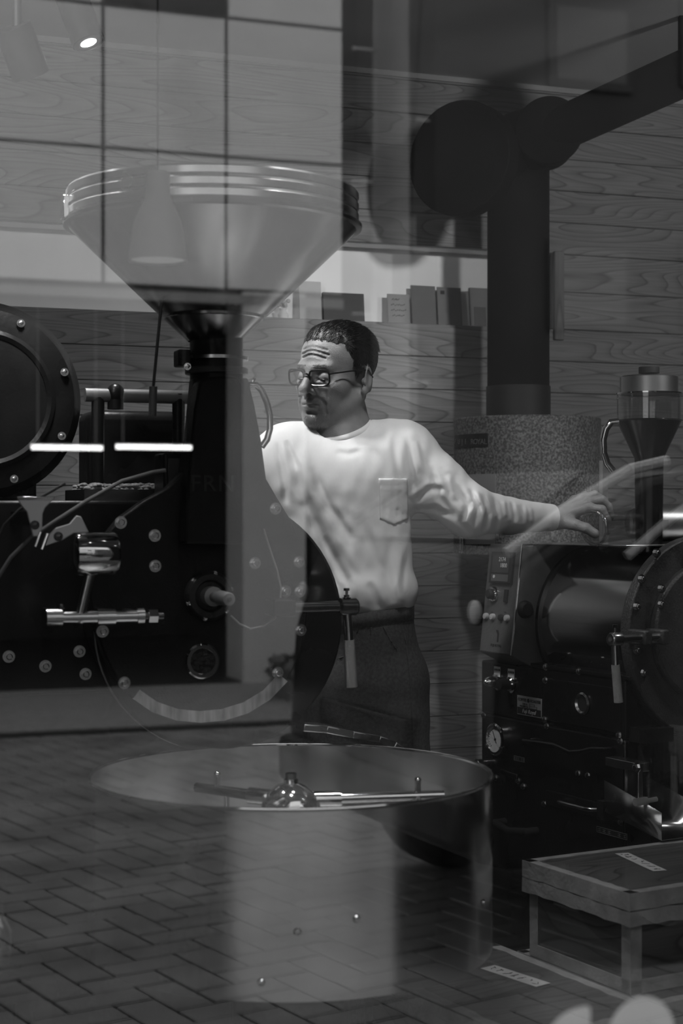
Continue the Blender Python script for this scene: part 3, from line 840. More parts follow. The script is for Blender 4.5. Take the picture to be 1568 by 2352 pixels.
# toggle clamp: two flat links, light on them put into their colour, pins, rail
yk = -0.12
def flat(pts, d0, d1, name, m=mat('brightened link steel', 0.8, 0.3, 0.35)):
    return build(MB().prism([(rb(p, q, yk).x, rb(p, q, yk).z) for p, q in pts], XZ, d0, d1), name, m, big, bevel=0.0015)
flat([(40, 1146), (122, 1148), (104, 1166), (98, 1180), (97, 1212), (88, 1232), (76, 1232), (70, 1208), (62, 1176), (50, 1162)], yk, yk + 0.006, 'toggle_link')
flat([(96, 1256), (106, 1232), (128, 1212), (158, 1203), (174, 1184), (184, 1186), (202, 1222), (168, 1224), (142, 1240), (112, 1250)], yk - 0.008, yk - 0.002, 'toggle_link')
q = rb(40, 1143, yk); q2 = rb(124, 1146, yk)
build(MB().box((q.x, yk - 0.002, q.z - 0.004), (q2.x, yk + 0.03, q.z + 0.002)), 'toggle_rail', M_CHROME, big, bevel=0.001)
pn = bolt_proto((0, -1, 0), 0.006, 0.006)
put_bolts(big, pn, M_DARKSTEEL, [rb(80, 1206, yk), Vector((rb(132, 1232, yk).x, yk - 0.008, rb(132, 1232, yk).z))], 'toggle_pin')
build(MB().cyl(rb(94, 1222, yk - 0.004), rb(82, 1256, yk - 0.004), 0.003, n=8).cyl(rb(110, 1226, yk - 0.01), rb(97, 1262, yk - 0.01), 0.003, n=8), 'toggle_spring', M_CHROME, big)
tk = rb(80, 1180, yk); build(MB().box((tk.x - 0.01, yk + 0.006, tk.z - 0.02), (tk.x + 0.012, 0.09, tk.z + 0.004)), 'toggle_bracket', M_BLACK, big)
# cables
build(MB().tube([rb(a_, b_, -0.06 + 0.0) for a_, b_ in ((-10, 1335), (25, 1280), (70, 1235), (130, 1195), (200, 1150), (280, 1105), (350, 1085), (380, 1080))], 0.0035, n=8), 'cable', mat('grey cable sheath', 0.14, 0.45), big)
build(MB().tube([rb(a_, b_, -0.05) for a_, b_ in ((-10, 1250), (10, 1205), (45, 1170), (80, 1150), (150, 1110))], 0.0025, n=8), 'cable', M_RUBBER, big)
wire = [(605, 1215), (620, 1262), (636, 1310), (645, 1350), (643, 1390), (632, 1420), (606, 1438), (575, 1444), (550, 1433), (530, 1414)]
build(MB().tube([rb(a_, b_, -0.006) for a_, b_ in wire], 0.0019, n=8), 'thermocouple_wire', mat('braided wire', 0.35, 0.5), big)
# door lever with knurled grip
yd = -0.05
bk_ = MB(); q = rb(690, 1395, yd); bk_.cyl((q.x - 0.02, yd, q.z), (rb(790, 1392, yd).x, yd, q.z), 0.0108, n=24); build(bk_, 'lever_rod', M_DARKSTEEL, big)
q3 = rb(640, 1395, yd); 
bs = MB(); bs.box((q.x - 0.055, yd - 0.012, q.z - 0.016), (q.x - 0.012, 0.0, q.z + 0.016)); build(bs, 'lever_bearing', M_CAST, big, bevel=0.004)
t0 = rb(777, 1394, yd); t1 = rb(824, 1392, yd)
blk = build(MB().lathe([(0.0005, 0), (0.013, 0), (0.0165, 0.004), (0.0165, 0.034), (0.013, 0.038), (0.0005, 0.038)], (t0.x, yd, t0.z), (1, 0, 0), n=32), 'lever_head', M_DARKSTEEL, big)
build(hexbolt(MB(), (rb(796, 1376, yd).x, yd, t0.z + 0.0165), (0, 0, 1), 0.006, 0.006).cyl((rb(796, 1376, yd).x, yd, t0.z + 0.02), (rb(796, 1376, yd).x, yd, t0.z + 0.034), 0.0028, n=10).cyl((rb(796, 1376, yd).x, yd, t0.z + 0.03), (rb(796, 1376, yd).x, yd, t0.z + 0.035), 0.0062, n=6), 'lever_bolt', M_CHROME, blk)
h0 = rb(797, 1405, yd); h1 = rb(801, 1470, yd); h2 = rb(807, 1578, yd)
build(MB().cyl(h0, h1, 0.0088, n=24), 'lever_stem', M_CHROME, big)
build(MB().cyl(h1, h2, 0.0107, 0.0112, n=32), 'lever_grip', M_KNURL, big)
# bean spout bar under the casing
sp = [rb(a_, b_, 0.0) for a_, b_ in ((688, 1668), (740, 1672), (800, 1684), (860, 1694), (895, 1708), (925, 1728), (940, 1748))]
sm = MB()
for i in range(len(sp) - 1): sm.bar(sp[i], sp[i + 1] + (sp[i + 1] - sp[i]) * 0.05, 0.05, 0.014)
build(sm, 'spout_bar', M_STEEL, big, bevel=0.002)
build(MB().bar((sp[0].x, 0.03, sp[0].z), (sp[0].x, 0.03, sp[0].z + 0.06), 0.03, 0.03), 'spout_bracket', M_BLACK, big)
# pipework behind the column
pz_ = rb(320, 910, 0.25)
pm = MB(); pm.cyl((rb(195, 910, 0.25).x, 0.25, pz_.z), (rb(450, 910, 0.25).x, 0.25, pz_.z), 0.0135, n=20); build(pm, 'gas_pipe', mat('grey painted pipe', 0.10, 0.45), big)
vz = rb(265, 905, 0.25); build(MB().sphere((vz.x, 0.25, vz.z), 0.019, scale=(1, 1, 1.1)).cyl((vz.x, 0.25, vz.z - 0.03), (vz.x, 0.25, vz.z), 0.016, n=16), 'valve', M_BLACK, big)
for px_ in (225, 410):
    w_ = rb(px_, 905, 0.25); build(MB().cyl((w_.x, 0.25, rb(200, 1150, 0.25).z - 0.02), (w_.x, 0.25, w_.z), 0.013, n=14), 'pipe_riser', M_BLACK, big)
mh0, mh1 = rb(205, 940, 0.37), rb(425, 1150, 0.37)
build(MB().box((mh0.x, 0.37, mh1.z - 0.02), (mh1.x, 0.50, mh0.z)), 'motor_housing', M_BLACK, big, bevel=0.02, seg=4)
gb0 = rb(376, 1040, 0.08); gb1 = rb(432, 1135, 0.08)
gbx = build(MB().box((gb0.x, 0.08, gb1.z - 0.06), (gb1.x, 0.16, gb0.z)), 'switch_box', M_BLACK, big, bevel=0.005)
build(MB().box((gb0.x + 0.008, 0.077, gb1.z + 0.005), (gb1.x - 0.012, 0.0801, gb0.z - 0.01)), 'switch_window', mat('smoked cover', 0.06, 0.1), gbx, bevel=0.001)
# pull rod hanging at the funnel
pr = MB(); pr.cyl(rb(371, 690, -0.02), rb(352, 888, -0.02), 0.0028, n=10); build(pr, 'pull_rod', M_CASTGREY, big)
build(MB().cyl(rb(352, 888, -0.02), rb(350, 955, -0.02), 0.0075, n=16), 'pull_grip', mat('grey plastic grip', 0.12, 0.4), big)

# bean tray on top of the cabinet
bt0 = rb(215, 1140, 0.12); bt1 = rb(425, 1140, 0.12); zt0 = rb(200, 1150, 0.09).z
tray_ = thing('bean_tray', 'shallow steel tray of coffee beans on the black roaster cabinet', 'tray', (RB.loc.x + (bt0.x + bt1.x) / 2 - 0.02, RB.loc.y + 0.26, zt0 + 0.0005))
hw = (bt1.x - bt0.x) / 2 - 0.01; tm = MB()
tm.box((-hw, -0.10, 0), (hw, 0.10, 0.003)); tm.box((-hw, -0.10, 0.003), (hw, -0.098, 0.022)); tm.box((-hw, 0.098, 0.003), (hw, 0.10, 0.022)); tm.box((-hw, -0.098, 0.003), (-hw + 0.002, 0.098, 0.022)); tm.box((hw - 0.002, -0.098, 0.003), (hw, 0.098, 0.022))
build(tm, 'pan', M_DARKSTEEL, tray_)
bb = MB(); r_ = random.Random(3)
for i in range(700):
    bb.sphere((r_.uniform(-hw + 0.008, hw - 0.008), r_.uniform(-0.09, 0.09), 0.008 + 0.024 * r_.random()), 0.0062, nu=6, nv=4, scale=(1, 0.75, 0.6))
bo = build(bb, 'beans', mat('pale roast bean', 0.16, 0.5, var=0.4, vscale=60), tray_); bo['kind'] = 'stuff'

# ================================================================== black drum blower at the edge of the window
bl_c = RB.at(-2, 930, 3.18)
zcab = rb(200, 1150, 0.09).z
blw = thing('drum_blower', 'glossy black drum-shaped blower resting on the black roaster cabinet', 'blower', (RB.loc.x + bl_c.x - 0.03, RB.loc.y + bl_c.y - 0.02, zcab))
zc0 = bl_c.z - zcab + 0.01; r0 = 0.196
build(MB().lathe([(0.0005, -0.0), (r0 * 0.62, 0.0), (r0 * 0.90, 0.012), (r0, 0.05), (r0, 0.30), (r0 * 0.95, 0.33), (0.0005, 0.33)], (0, 0.0, zc0), (0, 1, 0), n=72), 'housing', M_BLACK, blw)
for rr_ in (0.12,):
    build(MB().lathe([(rr_, -0.002), (rr_ + 0.008, -0.006), (rr_ + 0.016, -0.002), (rr_ + 0.012, 0.004), (rr_ + 0.004, 0.004)], (0, 0, zc0), (0, 1, 0), n=60, closed=True), 'rib', M_BLACK, blw)
pn2 = bolt_proto((0, -1, 0), 0.006, 0.006)
put_bolts(blw, pn2, M_STEEL, [(0.165 * math.cos(t), 0.003, zc0 + 0.165 * math.sin(t)) for t in [i * math.pi / 4 + 0.35 for i in range(8)]])
build(MB().box((-0.11, 0.06, 0.0005), (0.11, 0.30, max(0.02, zc0 - r0 * 0.8))), 'saddle', M_BLACK, blw, bevel=0.006)

# ================================================================== cooling bin with stirring arms
tcx = cam(668, 1785, 2.75)
cool = thing('cooling_bin', 'round brushed-steel cooling bin with stirring arms in front of the black roaster', 'cooling bin', (tcx.x, tcx.y, 0), -YAW)
ZR, ZB, RT = 0.8175, 0.532, 0.340
build(MB().lathe([(RT, 0), (RT, ZR - ZB - 0.003), (RT + 0.002, ZR - ZB), (RT - 0.002, ZR - ZB + 0.0015), (RT - 0.005, ZR - ZB - 0.001), (RT - 0.005, 0.012), (RT - 0.02, 0.0)], (0, 0, ZB), n=160, closed=False), 'side_wall', M_BRUSHED, cool, angle=25)
build(MB().tube([(RT * math.cos(2 * math.pi * i / 160), RT * math.sin(2 * math.pi * i / 160), ZR + 0.001) for i in range(160)], 0.0022, n=8, closed=True), 'rim_bead', M_CHROME, cool)
build(MB().lathe([(0.0005, 0.0), (RT - 0.0055, 0.0), (RT - 0.0055, 0.004), (0.0005, 0.004)], (0, 0, 0.690), n=96), 'sieve_floor', mat('perforated steel floor', 0.4, 0.35, 1.0, var=0.5, vscale=400), cool)
build(MB().lathe([(0.0005, 0), (RT - 0.006, 0.0), (RT - 0.006, 0.003), (0.0005, 0.003)], (0, 0, ZB + 0.001), n=96), 'bottom', M_BLACK, cool)
ped = MB(); ped.cyl((0, 0, 0.03), (0, 0, ZB), 0.10, n=40); ped.lathe([(0.0005, 0), (0.2, 0), (0.2, 0.02), (0.1, 0.04)], (0, 0, 0.0), n=48)
build(ped, 'pedestal', M_BLACK, cool)
def ct(px, py, d):      # cooling-bin frame is camera-aligned
    return Vector(((px - CX) / F * d - (668 - CX) / F * 2.75, d - 2.75, CZ - (py - CY) / F * d))
hub = build(MB().lathe([(0.0005, 0.052), (0.012, 0.052), (0.013, 0.046), (0.024, 0.042), (0.040, 0.030), (0.050, 0.012), (0.052, -0.02), (0.052, -0.09), (0.0005, -0.09)], (0, 0, 0.755), n=48), 'hub', M_CHROME, cool)
build(MB().cyl((0, 0, 0.806), (0, 0, 0.818), 0.0095, n=6), 'hub_nut', M_STEEL, hub)
for i in range(6):
    t = i * math.pi / 3; ns = hexbolt(MB(), (0.043 * math.cos(t), 0.043 * math.sin(t), 0.776), (0.5 * math.cos(t), 0.5 * math.sin(t), 0.8), 0.005, 0.006)
    build(ns, 'hub_screw', M_CHROME, hub)
za = 0.772
arms = [(math.radians(6), 0.262, M_CHROME), (math.radians(148), 0.20, M_DARKSTEEL), (math.radians(252), 0.10, M_STEEL)]
arm_px = []
for t, L_, m_ in arms:
    d = Vector((math.cos(t), math.sin(t), 0)); a = d * 0.03 + Vector((0, 0, za)); b = d * L_ + Vector((0, 0, za + 0.004))
    arm = build(MB().cyl(a, b, 0.0098, 0.0085, n=20), 'stirring_arm', m_, cool)
    build(MB().cyl(d * 0.04 + Vector((0, 0, za)), d * 0.085 + Vector((0, 0, za)), 0.0145, n=20), 'arm_socket', M_CHROME, arm)
    if L_ > 0.15:
        e = d * (L_ - 0.045) + Vector((0, 0, za))
        pst = MB(); pst.cyl(e + Vector((0, 0, 0.006)), e + Vector((0, 0, 0.028)), 0.0055, n=12); pst.sphere(e + Vector((0, 0, 0.03)), 0.006, nu=12, nv=8)
        build(pst, 'arm_peg', M_CHROME, arm)
        s2 = Vector((-d.y, d.x, 0)) * -0.02
        build(MB().tube([e, e + s2 + Vector((0, 0, -0.004)), e + s2 * 1.4 + Vector((0, 0, -0.012)), e + s2 * 1.5 + Vector((0, 0, -0.075))], 0.005, n=10), 'paddle_rod', M_STEEL, arm)
        build(MB().bar(e + s2 * 1.5 + Vector((0, 0, -0.066)) - d * 0.06, e + s2 * 1.5 + Vector((0, 0, -0.066)) + d * 0.04, 0.003, 0.026), 'paddle', M_STEEL, arm)
rv = MB().lathe([(0.0005, 0.003), (0.004, 0.0028), (0.006, 0.0)], (0, 0, 0), (0, -1, 0), n=14).mesh('rivet'); rv.materials.append(M_CHROME)
for px_, py_ in ((683, 2140), (600, 2256), (1097, 2072), (240, 2095), (818, 2110)):
    sx = max(-0.985, min(0.985, (px_ - 668) / 462.0)); d = 2.75 - RT * math.sqrt(1 - sx * sx)
    p = ct(px_, py_, d); q = Vector((p.x, p.y, 0)).normalized() * (RT + 0.0002)
    o = bpy.data.objects.new('rivet', rv); link(o, cool); o.location = (q.x, q.y, p.z); o.rotation_euler = (0, 0, math.atan2(q.x, -q.y))

# ================================================================== small roaster, turned a little
fl_c = cam(1435, 1560, 3.45)
RZ = math.radians(9.5)
RS = Frame((fl_c.x, fl_c.y, 0), RZ)
sml = thing('coffee_roaster', 'small black coffee roaster with steel drum and control box under the man\'s hand', 'roaster', RS.loc, RZ)
yr_ = RS.x(1105, 1512, 0.0).y; ztop = RS.x(1105, 1516, 0.0).z
zseam = RS.x(1106, 1637, 0).z
BW = 0.46
def sx(px, py, x=0.0): return RS.x(px, py, x)
def sy(px, py, y=0.0): return RS.y(px, py, y)
build(MB().box((0, 0, 0.0), (BW, yr_, zseam - 0.0012)), 'lower_cabinet', M_BLACK, sml, bevel=0.004)
build(MB().box((0, 0, zseam + 0.0012), (BW, yr_, ztop)), 'upper_cabinet', M_BLACK, sml, bevel=0.004)
build(MB().box((0.004, 0.003, zseam - 0.004), (BW - 0.004, yr_ - 0.003, zseam + 0.004)), 'seam', M_INK, sml)
YZ = lambda u, v, d: Vector((d, u, v))
# raised side panel with oval sight glass
def side_panel(pts, d, name, m, bevel=0.002):
    return build(MB().prism([(sx(a, b).y, sx(a, b).z) for a, b in pts], YZ, 0.001, -d), name, m, sml, bevel=bevel)
yA, yB = sx(1250, 1555).y, 0.012
zA1, zA2 = sx(1250, 1556).z, zseam + 0.012
build(MB().box((-0.004, yB, zA2), (0.001, yA, zA1)), 'burner_panel', M_BLACK, sml, bevel=0.0015)
q = sx(1340, 1616, -0.004)
sgr = build(MB().lathe([(0.017, 0), (0.024, 0), (0.025, 0.005), (0.021, 0.008), (0.017, 0.004)], (-0.004, q.y, q.z), (-1, 0, 0), n=40, closed=True), 'sight_ring', M_STEEL, sml)
build(MB().disc((-0.007, q.y, q.z), (-1, 0, 0), 0.0175), 'sight_pane', mat('dark mica', 0.04, 0.15), sgr)
sb = bolt_proto((-1, 0, 0), 0.006, 0.006)
put_bolts(sml, sb, M_STEEL, [Vector((0 if not pan else -0.004, sx(a, b).y, sx(a, b).z)) for a, b, pan in ((1112, 1643, 0), (1254, 1532, 0), (1256, 1562, 1), (1254, 1652, 1), (1330, 1542, 0), (1425, 1688, 1), (1256, 1668, 0), (1425, 1702, 0), (1250, 1846, 0), (1426, 1888, 0), (1328, 1776, 0), (1350, 1781, 0), (1108, 1760, 0), (1138, 1786, 0), (1190, 1793, 0), (1202, 1806, 0))])
# knobs with white tags
def tag_plate(px, py):
    c = sx(px, py); w_, h_ = 0.020, 0.027
    pts = [(c.y + w_ * 0.62, c.z + h_), (c.y - w_ * 0.62, c.z + h_)]
    for i in range(13):
        t = -math.pi * i / 12
        pts.append((c.y - w_ * 0.62 * math.cos(t) * 1.0, c.z - h_ * 0.35 + w_ * math.sin(t)))
    return build(MB().prism(pts, YZ, 0.0, -0.0016), 'knob_tag', M_WHITE, sml, angle=25), c
tg, c1 = tag_plate(1142, 1557)
build(MB().lathe([(0.017, 0), (0.017, 0.006), (0.013, 0.009), (0.014, 0.02), (0.010, 0.03), (0.004, 0.036), (0.0005, 0.036)], (-0.0016, c1.y, c1.z - 0.008), (-1, 0, 0), n=32), 'knob', M_CHROME, sml)
tg, c2 = tag_plate(1174, 1563)
build(MB().lathe([(0.017, 0), (0.017, 0.006), (0.014, 0.009)], (-0.0016, c2.y, c2.z - 0.008), (-1, 0, 0), n=32), 'knob_ring', M_CHROME, sml)
build(MB().lathe([(0.013, 0.006), (0.014, 0.02), (0.012, 0.034), (0.0005, 0.035)], (-0.0016, c2.y, c2.z - 0.008), (-1, 0, 0), n=32), 'knob', M_RUBBER, sml)
for c_, s_ in ((c1, 'GAS'), (c2, 'AIR')):
    pass
tk = MB()
for c_ in (c1, c2):
    for i in range(4): tk.box((-0.0024, c_.y + 0.009 - i * 0.006, c_.z + 0.017), (-0.0014, c_.y + 0.0055 - i * 0.006, c_.z + 0.022))
build(tk, 'tag_print', M_INK, sml)
# maker's plate
n0 = sx(1189, 1596); n1 = sx(1245, 1604); n2 = sx(1189, 1640)
ly, ry = n0.y, n1.y; pzt, pzb = n0.z, n2.z
npl = build(MB().box((-0.0025, ry, pzb), (0.0, ly, pzt)), 'name_plate', mat('satin aluminium', 0.42, 0.35, 0.4), sml, bevel=0.0008)
hh = pzt - pzb; ww = ly - ry; cy_ = (ly + ry) / 2
build(MB().box((-0.0031, ry + 0.002, pzb + hh * 0.06), (-0.002, ly - 0.002, pzb + hh * 0.40)), 'plate_panel', M_INK, npl)
XD, ZD = (0, -1, 0), (0, 0, 1)
def ntext(s_, size, fy, fz, m, shear=0.0, bold=0.0):
    me = text_mesh(s_, size, 0.0003, bold, shear); place_text(me, 'lettering', m, npl, (-0.0032, ly - ww * fy, pzb + hh * fz), XD, ZD)
ntext('COFFEE', hh * 0.21, 0.22, 0.80, M_INK, bold=0.0001); ntext('ROASTER', hh * 0.21, 0.77, 0.80, M_INK, bold=0.0001)
ntext('TYPE  R-', hh * 0.12, 0.34, 0.58, M_INK); ntext('MACHINE No.', hh * 0.12, 0.30, 0.47, M_INK)
ntext('Fuji Royal', hh * 0.30, 0.5, 0.22, M_WHITE, shear=0.25)
bx_ = MB()
yb0 = ly - ww * 0.46
build(MB().lathe([(0.0005, 0.0008), (hh * 0.10, 0.0008), (hh * 0.10, 0.0)], (-0.0026, ly - ww * 0.475, pzb + hh * 0.80), (-1, 0, 0), n=20), 'bean_emblem', M_INK, npl)
for fz in (0.58, 0.47):
    e = MB(); a0, a1 = ly - ww * 0.52, ly - ww * (0.72 if fz > 0.5 else 0.82); zc_ = pzb + hh * fz
    for (u0, u1, v0, v1) in ((a0, a1, zc_ + hh * 0.05, zc_ + hh * 0.06), (a0, a1, zc_ - hh * 0.05, zc_ - hh * 0.06), (a0, a0 - ww * 0.008, zc_ - hh * 0.05, zc_ + hh * 0.05), (a1, a1 + ww * 0.008, zc_ - hh * 0.05, zc_ + hh * 0.05)):
        e.box((-0.0032, u0, v0), (-0.002, u1, v1))
    build(e, 'plate_box', M_INK, npl)
# pressure gauge
gq = sx(1152, 1697)
gau = build(MB().lathe([(0.034, 0.0), (0.034, 0.016), (0.038, 0.017), (0.038, 0.021), (0.034, 0.024), (0.030, 0.024), (0.030, 0.018)], (0.0, gq.y, gq.z), (-1, 0, 0), n=56), 'pressure_gauge', M_CHROME, sml, angle=25)
build(MB().disc((-0.0185, gq.y, gq.z), (-1, 0, 0), 0.0305, n=40), 'dial', mat('gauge dial', 0.8, 0.5), gau)
gm = MB()
for i in range(21):
    t = math.radians(-45 + 270 * i / 20); r1 = 0.027; r2 = 0.0225 if i % 5 == 0 else 0.0245
    gm.bar((-0.0189, gq.y - r1 * math.cos(t), gq.z + r1 * math.sin(t)), (-0.0189, gq.y - r2 * math.cos(t), gq.z + r2 * math.sin(t)), 0.0009, 0.0009, (1, 0, 0))
build(gm, 'dial_marks', M_INK, gau)
build(MB().bar((-0.0195, gq.y + 0.010, gq.z + 0.019), (-0.0195, gq.y - 0.005, gq.z - 0.009), 0.0014, 0.0008, (1, 0, 0)).cyl((-0.0185, gq.y, gq.z), (-0.0205, gq.y, gq.z), 0.003, n=12), 'needle', M_INK, gau)
build(MB().disc((-0.0225, gq.y, gq.z), (-1, 0, 0), 0.0305, n=40), 'gauge_glass', M_GLASSWARE, gau)
put_bolts(gau, bolt_proto((-1, 0, 0), 0.004, 0.004), M_CHROME, [(-0.022, gq.y - 0.034 * math.sin(t), gq.z + 0.034 * math.cos(t)) for t in (0, 2.1, 4.2)], 'gauge_screw')
# small printed strips
def strip_label(pa, pb, h, text):
    a = sx(*pa); b = sx(*pb)
    o = build(MB().box((-0.0012, b.y, a.z - h), (0, a.y, a.z)), 'label_strip', mat('dark label', 0.03, 0.4), sml)
    fr_ = MB(); e = 0.0012
    for (u0, u1, v0, v1) in ((b.y, a.y, a.z - e, a.z), (b.y, a.y, a.z - h, a.z - h + e), (b.y, b.y + e, a.z - h, a.z), (a.y - e, a.y, a.z - h, a.z)):
        fr_.box((-0.0018, u0, v0), (-0.001, u1, v1))
    build(fr_, 'label_border', mat('silver print', 0.3, 0.4, 0.5), o)
    mk = MB(); n = 6
    for i in range(n):
        if i == 3: continue
        y_ = a.y + (b.y - a.y) * (i + 0.5) / n; w_ = abs(b.y - a.y) / n * 0.3
        mk.box((-0.0018, y_ - w_, a.z - h * 0.30), (-0.001, y_ + w_, a.z - h * 0.38)); mk.box((-0.0018, y_ - w_, a.z - h * 0.62), (-0.001, y_ + w_, a.z - h * 0.70)); mk.box((-0.0018, y_ - w_ * 0.15, a.z - h * 0.25), (-0.001, y_ + w_ * 0.15, a.z - h * 0.78))
    build(mk, 'label_print', mat('silver print', 0.3, 0.4, 0.5), o)
strip_label((1181, 1735), (1205, 1740), 0.011, '')
strip_label((1371, 1897), (1441, 1916), 0.013, '')
# little lever, burner rail, drawer
a = sx(1164, 1770); b = sx(1203, 1783)
build(MB().cyl((0, a.y, a.z), (-0.02, a.y, a.z), 0.004, n=10).bar((-0.018, a.y, a.z), (-0.018, b.y, b.z), 0.006, 0.012), 'small_lever', M_DARKSTEEL, sml, bevel=0.002)
rl = [sx(a_, b_, -0.03) for a_, b_ in ((1203, 1702), (1240, 1706), (1275, 1712), (1310, 1728), (1335, 1726), (1360, 1720), (1385, 1722))]
build(MB().tube([Vector((0, rl[0].y, rl[0].z))] + rl + [Vector((0, rl[-1].y, rl[-1].z))], 0.006, n=10), 'burner_rail', M_DARKSTEEL, sml)
d0 = sx(1257, 1813); d1 = sx(1424, 1890)
build(MB().box((-0.006, d1.y, sx(1257, 1848).z), (0.0, d0.y, d0.z)), 'ash_drawer', M_BLACK, sml, bevel=0.002)
a = sx(1298, 1838, -0.006); b = sx(1380, 1852, -0.006)
build(MB().tube([(-0.006, a.y, a.z), (-0.03, a.y - 0.008, a.z), (-0.034, a.y - 0.02, a.z), (-0.034, b.y + 0.02, a.z), (-0.03, b.y + 0.008, a.z), (-0.006, b.y, a.z)], 0.005, n=10), 'drawer_handle', M_STEEL, sml)
a = sx(1136, 1890, -0.03); b = sx(1208, 1908, -0.03)
build(MB().tube([(0, a.y, a.z), (-0.03, a.y, a.z), (-0.036, (a.y + b.y) / 2, a.z - 0.008), (-0.03, b.y, a.z), (0, b.y, a.z)], 0.009, n=12), 'grab_handle', M_RUBBER, sml)
e_ = sx(1122, 1752, -0.0)
build(MB().cyl((0, e_.y, e_.z), (-0.035, e_.y, e_.z), 0.008, n=16).cyl((-0.02, e_.y, e_.z), (-0.034, e_.y, e_.z), 0.013, n=6), 'gas_union', M_STEEL, sml)
# corner edge highlight, put in as a thin steel strip
build(MB().box((-0.0015, -0.0015, 0.02), (0.006, 0.006, zseam - 0.004)), 'corner_highlight', M_DARKSTEEL, sml, bevel=0.001)
# base plate under the drum
build(MB().box((-0.004, -0.02, ztop), (BW, yr_ * 0.62, ztop + 0.010)), 'bed_plate', M_BLACK, sml, bevel=0.002)

# control box
xb_, xt_ = -0.045, -0.014
pb_z = sx(1150, 1500, -0.03).z; pt_z = sx(1150, 1250, -0.014).z
y1_ = sx(1112, 1380, -0.03).y; y0_ = sx(1186, 1380, -0.03).y
XZy = lambda u, v, d: Vector((u, d, v))
ctl = build(MB().prism([(xb_, pb_z), (xt_, pt_z), (0.16, pt_z), (0.16, pb_z - 0.03), (0.012, pb_z - 0.03), (0.0, pb_z - 0.022)], XZy, y0_, y1_), 'control_box', mat('grey hammered panel', 0.10, 0.35, var=0.1, vscale=40, bump=0.2, bscale=150), sml, bevel=0.003)
for y_ in (y0_ + 0.02, y1_ - 0.02): build(MB().box((0.03, y_ - 0.01, ztop), (0.13, y_ + 0.01, pb_z - 0.03)), 'box_foot', M_BLACK, sml)
slope = (xt_ - xb_) / (pt_z - pb_z)
def sp_(px, py):
    x = -0.03
    for _ in range(4):
        p = sx(px, py, x); x = xb_ + (p.z - pb_z) * slope
    return Vector((x, p.y, p.z))
nrm = Vector((-1, 0, slope)).normalized(); upv = Vector((slope, 0, 1)).normalized(); yv = Vector((0, -1, 0))
def on_panel(px, py, w_, h_, d, name, m, parent=ctl, bevel=0.001, lift=0.0):
    c = sp_(px, py) + nrm * (lift + d / 2)
    return build(MB().obox(c, yv, upv, nrm, w_ / 2, h_ / 2, d / 2), name, m, parent, bevel=bevel)
disp_c = sp_(1156, 1304)
dw = abs(sp_(1130, 1304).y - sp_(1180, 1304).y); dh = sp_(1156, 1268).z - sp_(1156, 1341).z
disp = on_panel(1156, 1304, dw, dh, 0.008, 'display', mat('display bezel', 0.02, 0.35))
build(MB().obox(disp_c + nrm * 0.0085 + upv * dh * 0.13, yv, upv, nrm, dw * 0.38, dh * 0.30, 0.0006), 'screen', mat('display screen', 0.05, 0.12), disp)
build(MB().obox(disp_c + nrm * 0.0085 - upv * dh * 0.33, yv, upv, nrm, dw * 0.38, dh * 0.11, 0.0006), 'keypad', mat('grey keypad', 0.12, 0.5), disp)
M_DIGIT = mat('lit digits', 0.4, 0.4, emit=0.12)
for s_, f_, off in (('2174', 0.25, 0.06), ('1800', 0.06, 0.14)):
    me = text_mesh(s_, dh * 0.19, 0.0002); place_text(me, 'digits', M_DIGIT, disp, disp_c + nrm * 0.0095 + upv * dh * f_ + yv * dw * off, yv, upv)
build(MB().cyl(disp_c + nrm * 0.0085 - upv * dh * 0.30 - yv * dw * 0.25, disp_c + nrm * 0.010 - upv * dh * 0.30 - yv * dw * 0.25, 0.004, n=12), 'keypad_button', M_WHITE, disp)
def dial_on(px, py, prof, m, name):
    c = sp_(px, py); return build(MB().lathe(prof, c, nrm, n=28), name, m, ctl)
dial_on(1135, 1365, [(0.018, 0), (0.018, 0.006), (0.015, 0.010), (0.012, 0.010)], M_CHROME, 'buzzer_ring')
dial_on(1135, 1365, [(0.0125, 0.004), (0.0125, 0.016), (0.009, 0.02), (0.0005, 0.02)], M_RUBBER, 'push_button')
on_panel(1164, 1369, 0.012, 0.030, 0.006, 'rocker_switch', M_RUBBER)
for px_, m_ in ((1118, M_WHITE), (1133, M_WHITE), (1152, M_RUBBER), (1166, M_WHITE)):
    dial_on(px_, 1417 + (px_ - 1133) * 0.09, [(0.008, 0), (0.008, 0.004), (0.0065, 0.008), (0.0005, 0.009)], m_ if m_ is not M_WHITE else mat('pilot lamp', 0.5, 0.3), 'pilot_lamp')
c = sp_(1142, 1459)
em = MB(); em.prism([(-0.007, 0.012), (0.002, 0.012), (0.006, 0.004), (0.006, -0.016), (0.001, -0.016), (0.001, 0.002)], lambda u, v, d: c + yv * u + upv * v + nrm * d, 0.0002, 0.0012); build(em, 'emblem', M_INK, ctl)
me = text_mesh('FUJI ROYAL', 0.0085, 0.0002, bold=0.0002); place_text(me, 'lettering', M_INK, ctl, sp_(1139, 1483) + nrm * 0.0006, yv, upv)
for px_ in (1130, 1160):
    me = text_mesh('ON', 0.005, 0.0001); place_text(me, 'lettering', M_INK, ctl, sp_(px_, 1407) + nrm * 0.0006, yv, upv)
# highlight on the box's folded edges, put in as chrome strips
build(MB().bar((xb_ - 0.0005, y0_ - 0.0005, pb_z), (xt_ - 0.0005, y0_ - 0.0005, pt_z), 0.003, 0.003), 'edge_highlight', M_CHROME, ctl)
build(MB().bar((xt_, y0_, pt_z + 0.001), (0.16, y0_, pt_z + 0.001), 0.003, 0.003), 'edge_highlight', M_CHROME, ctl)
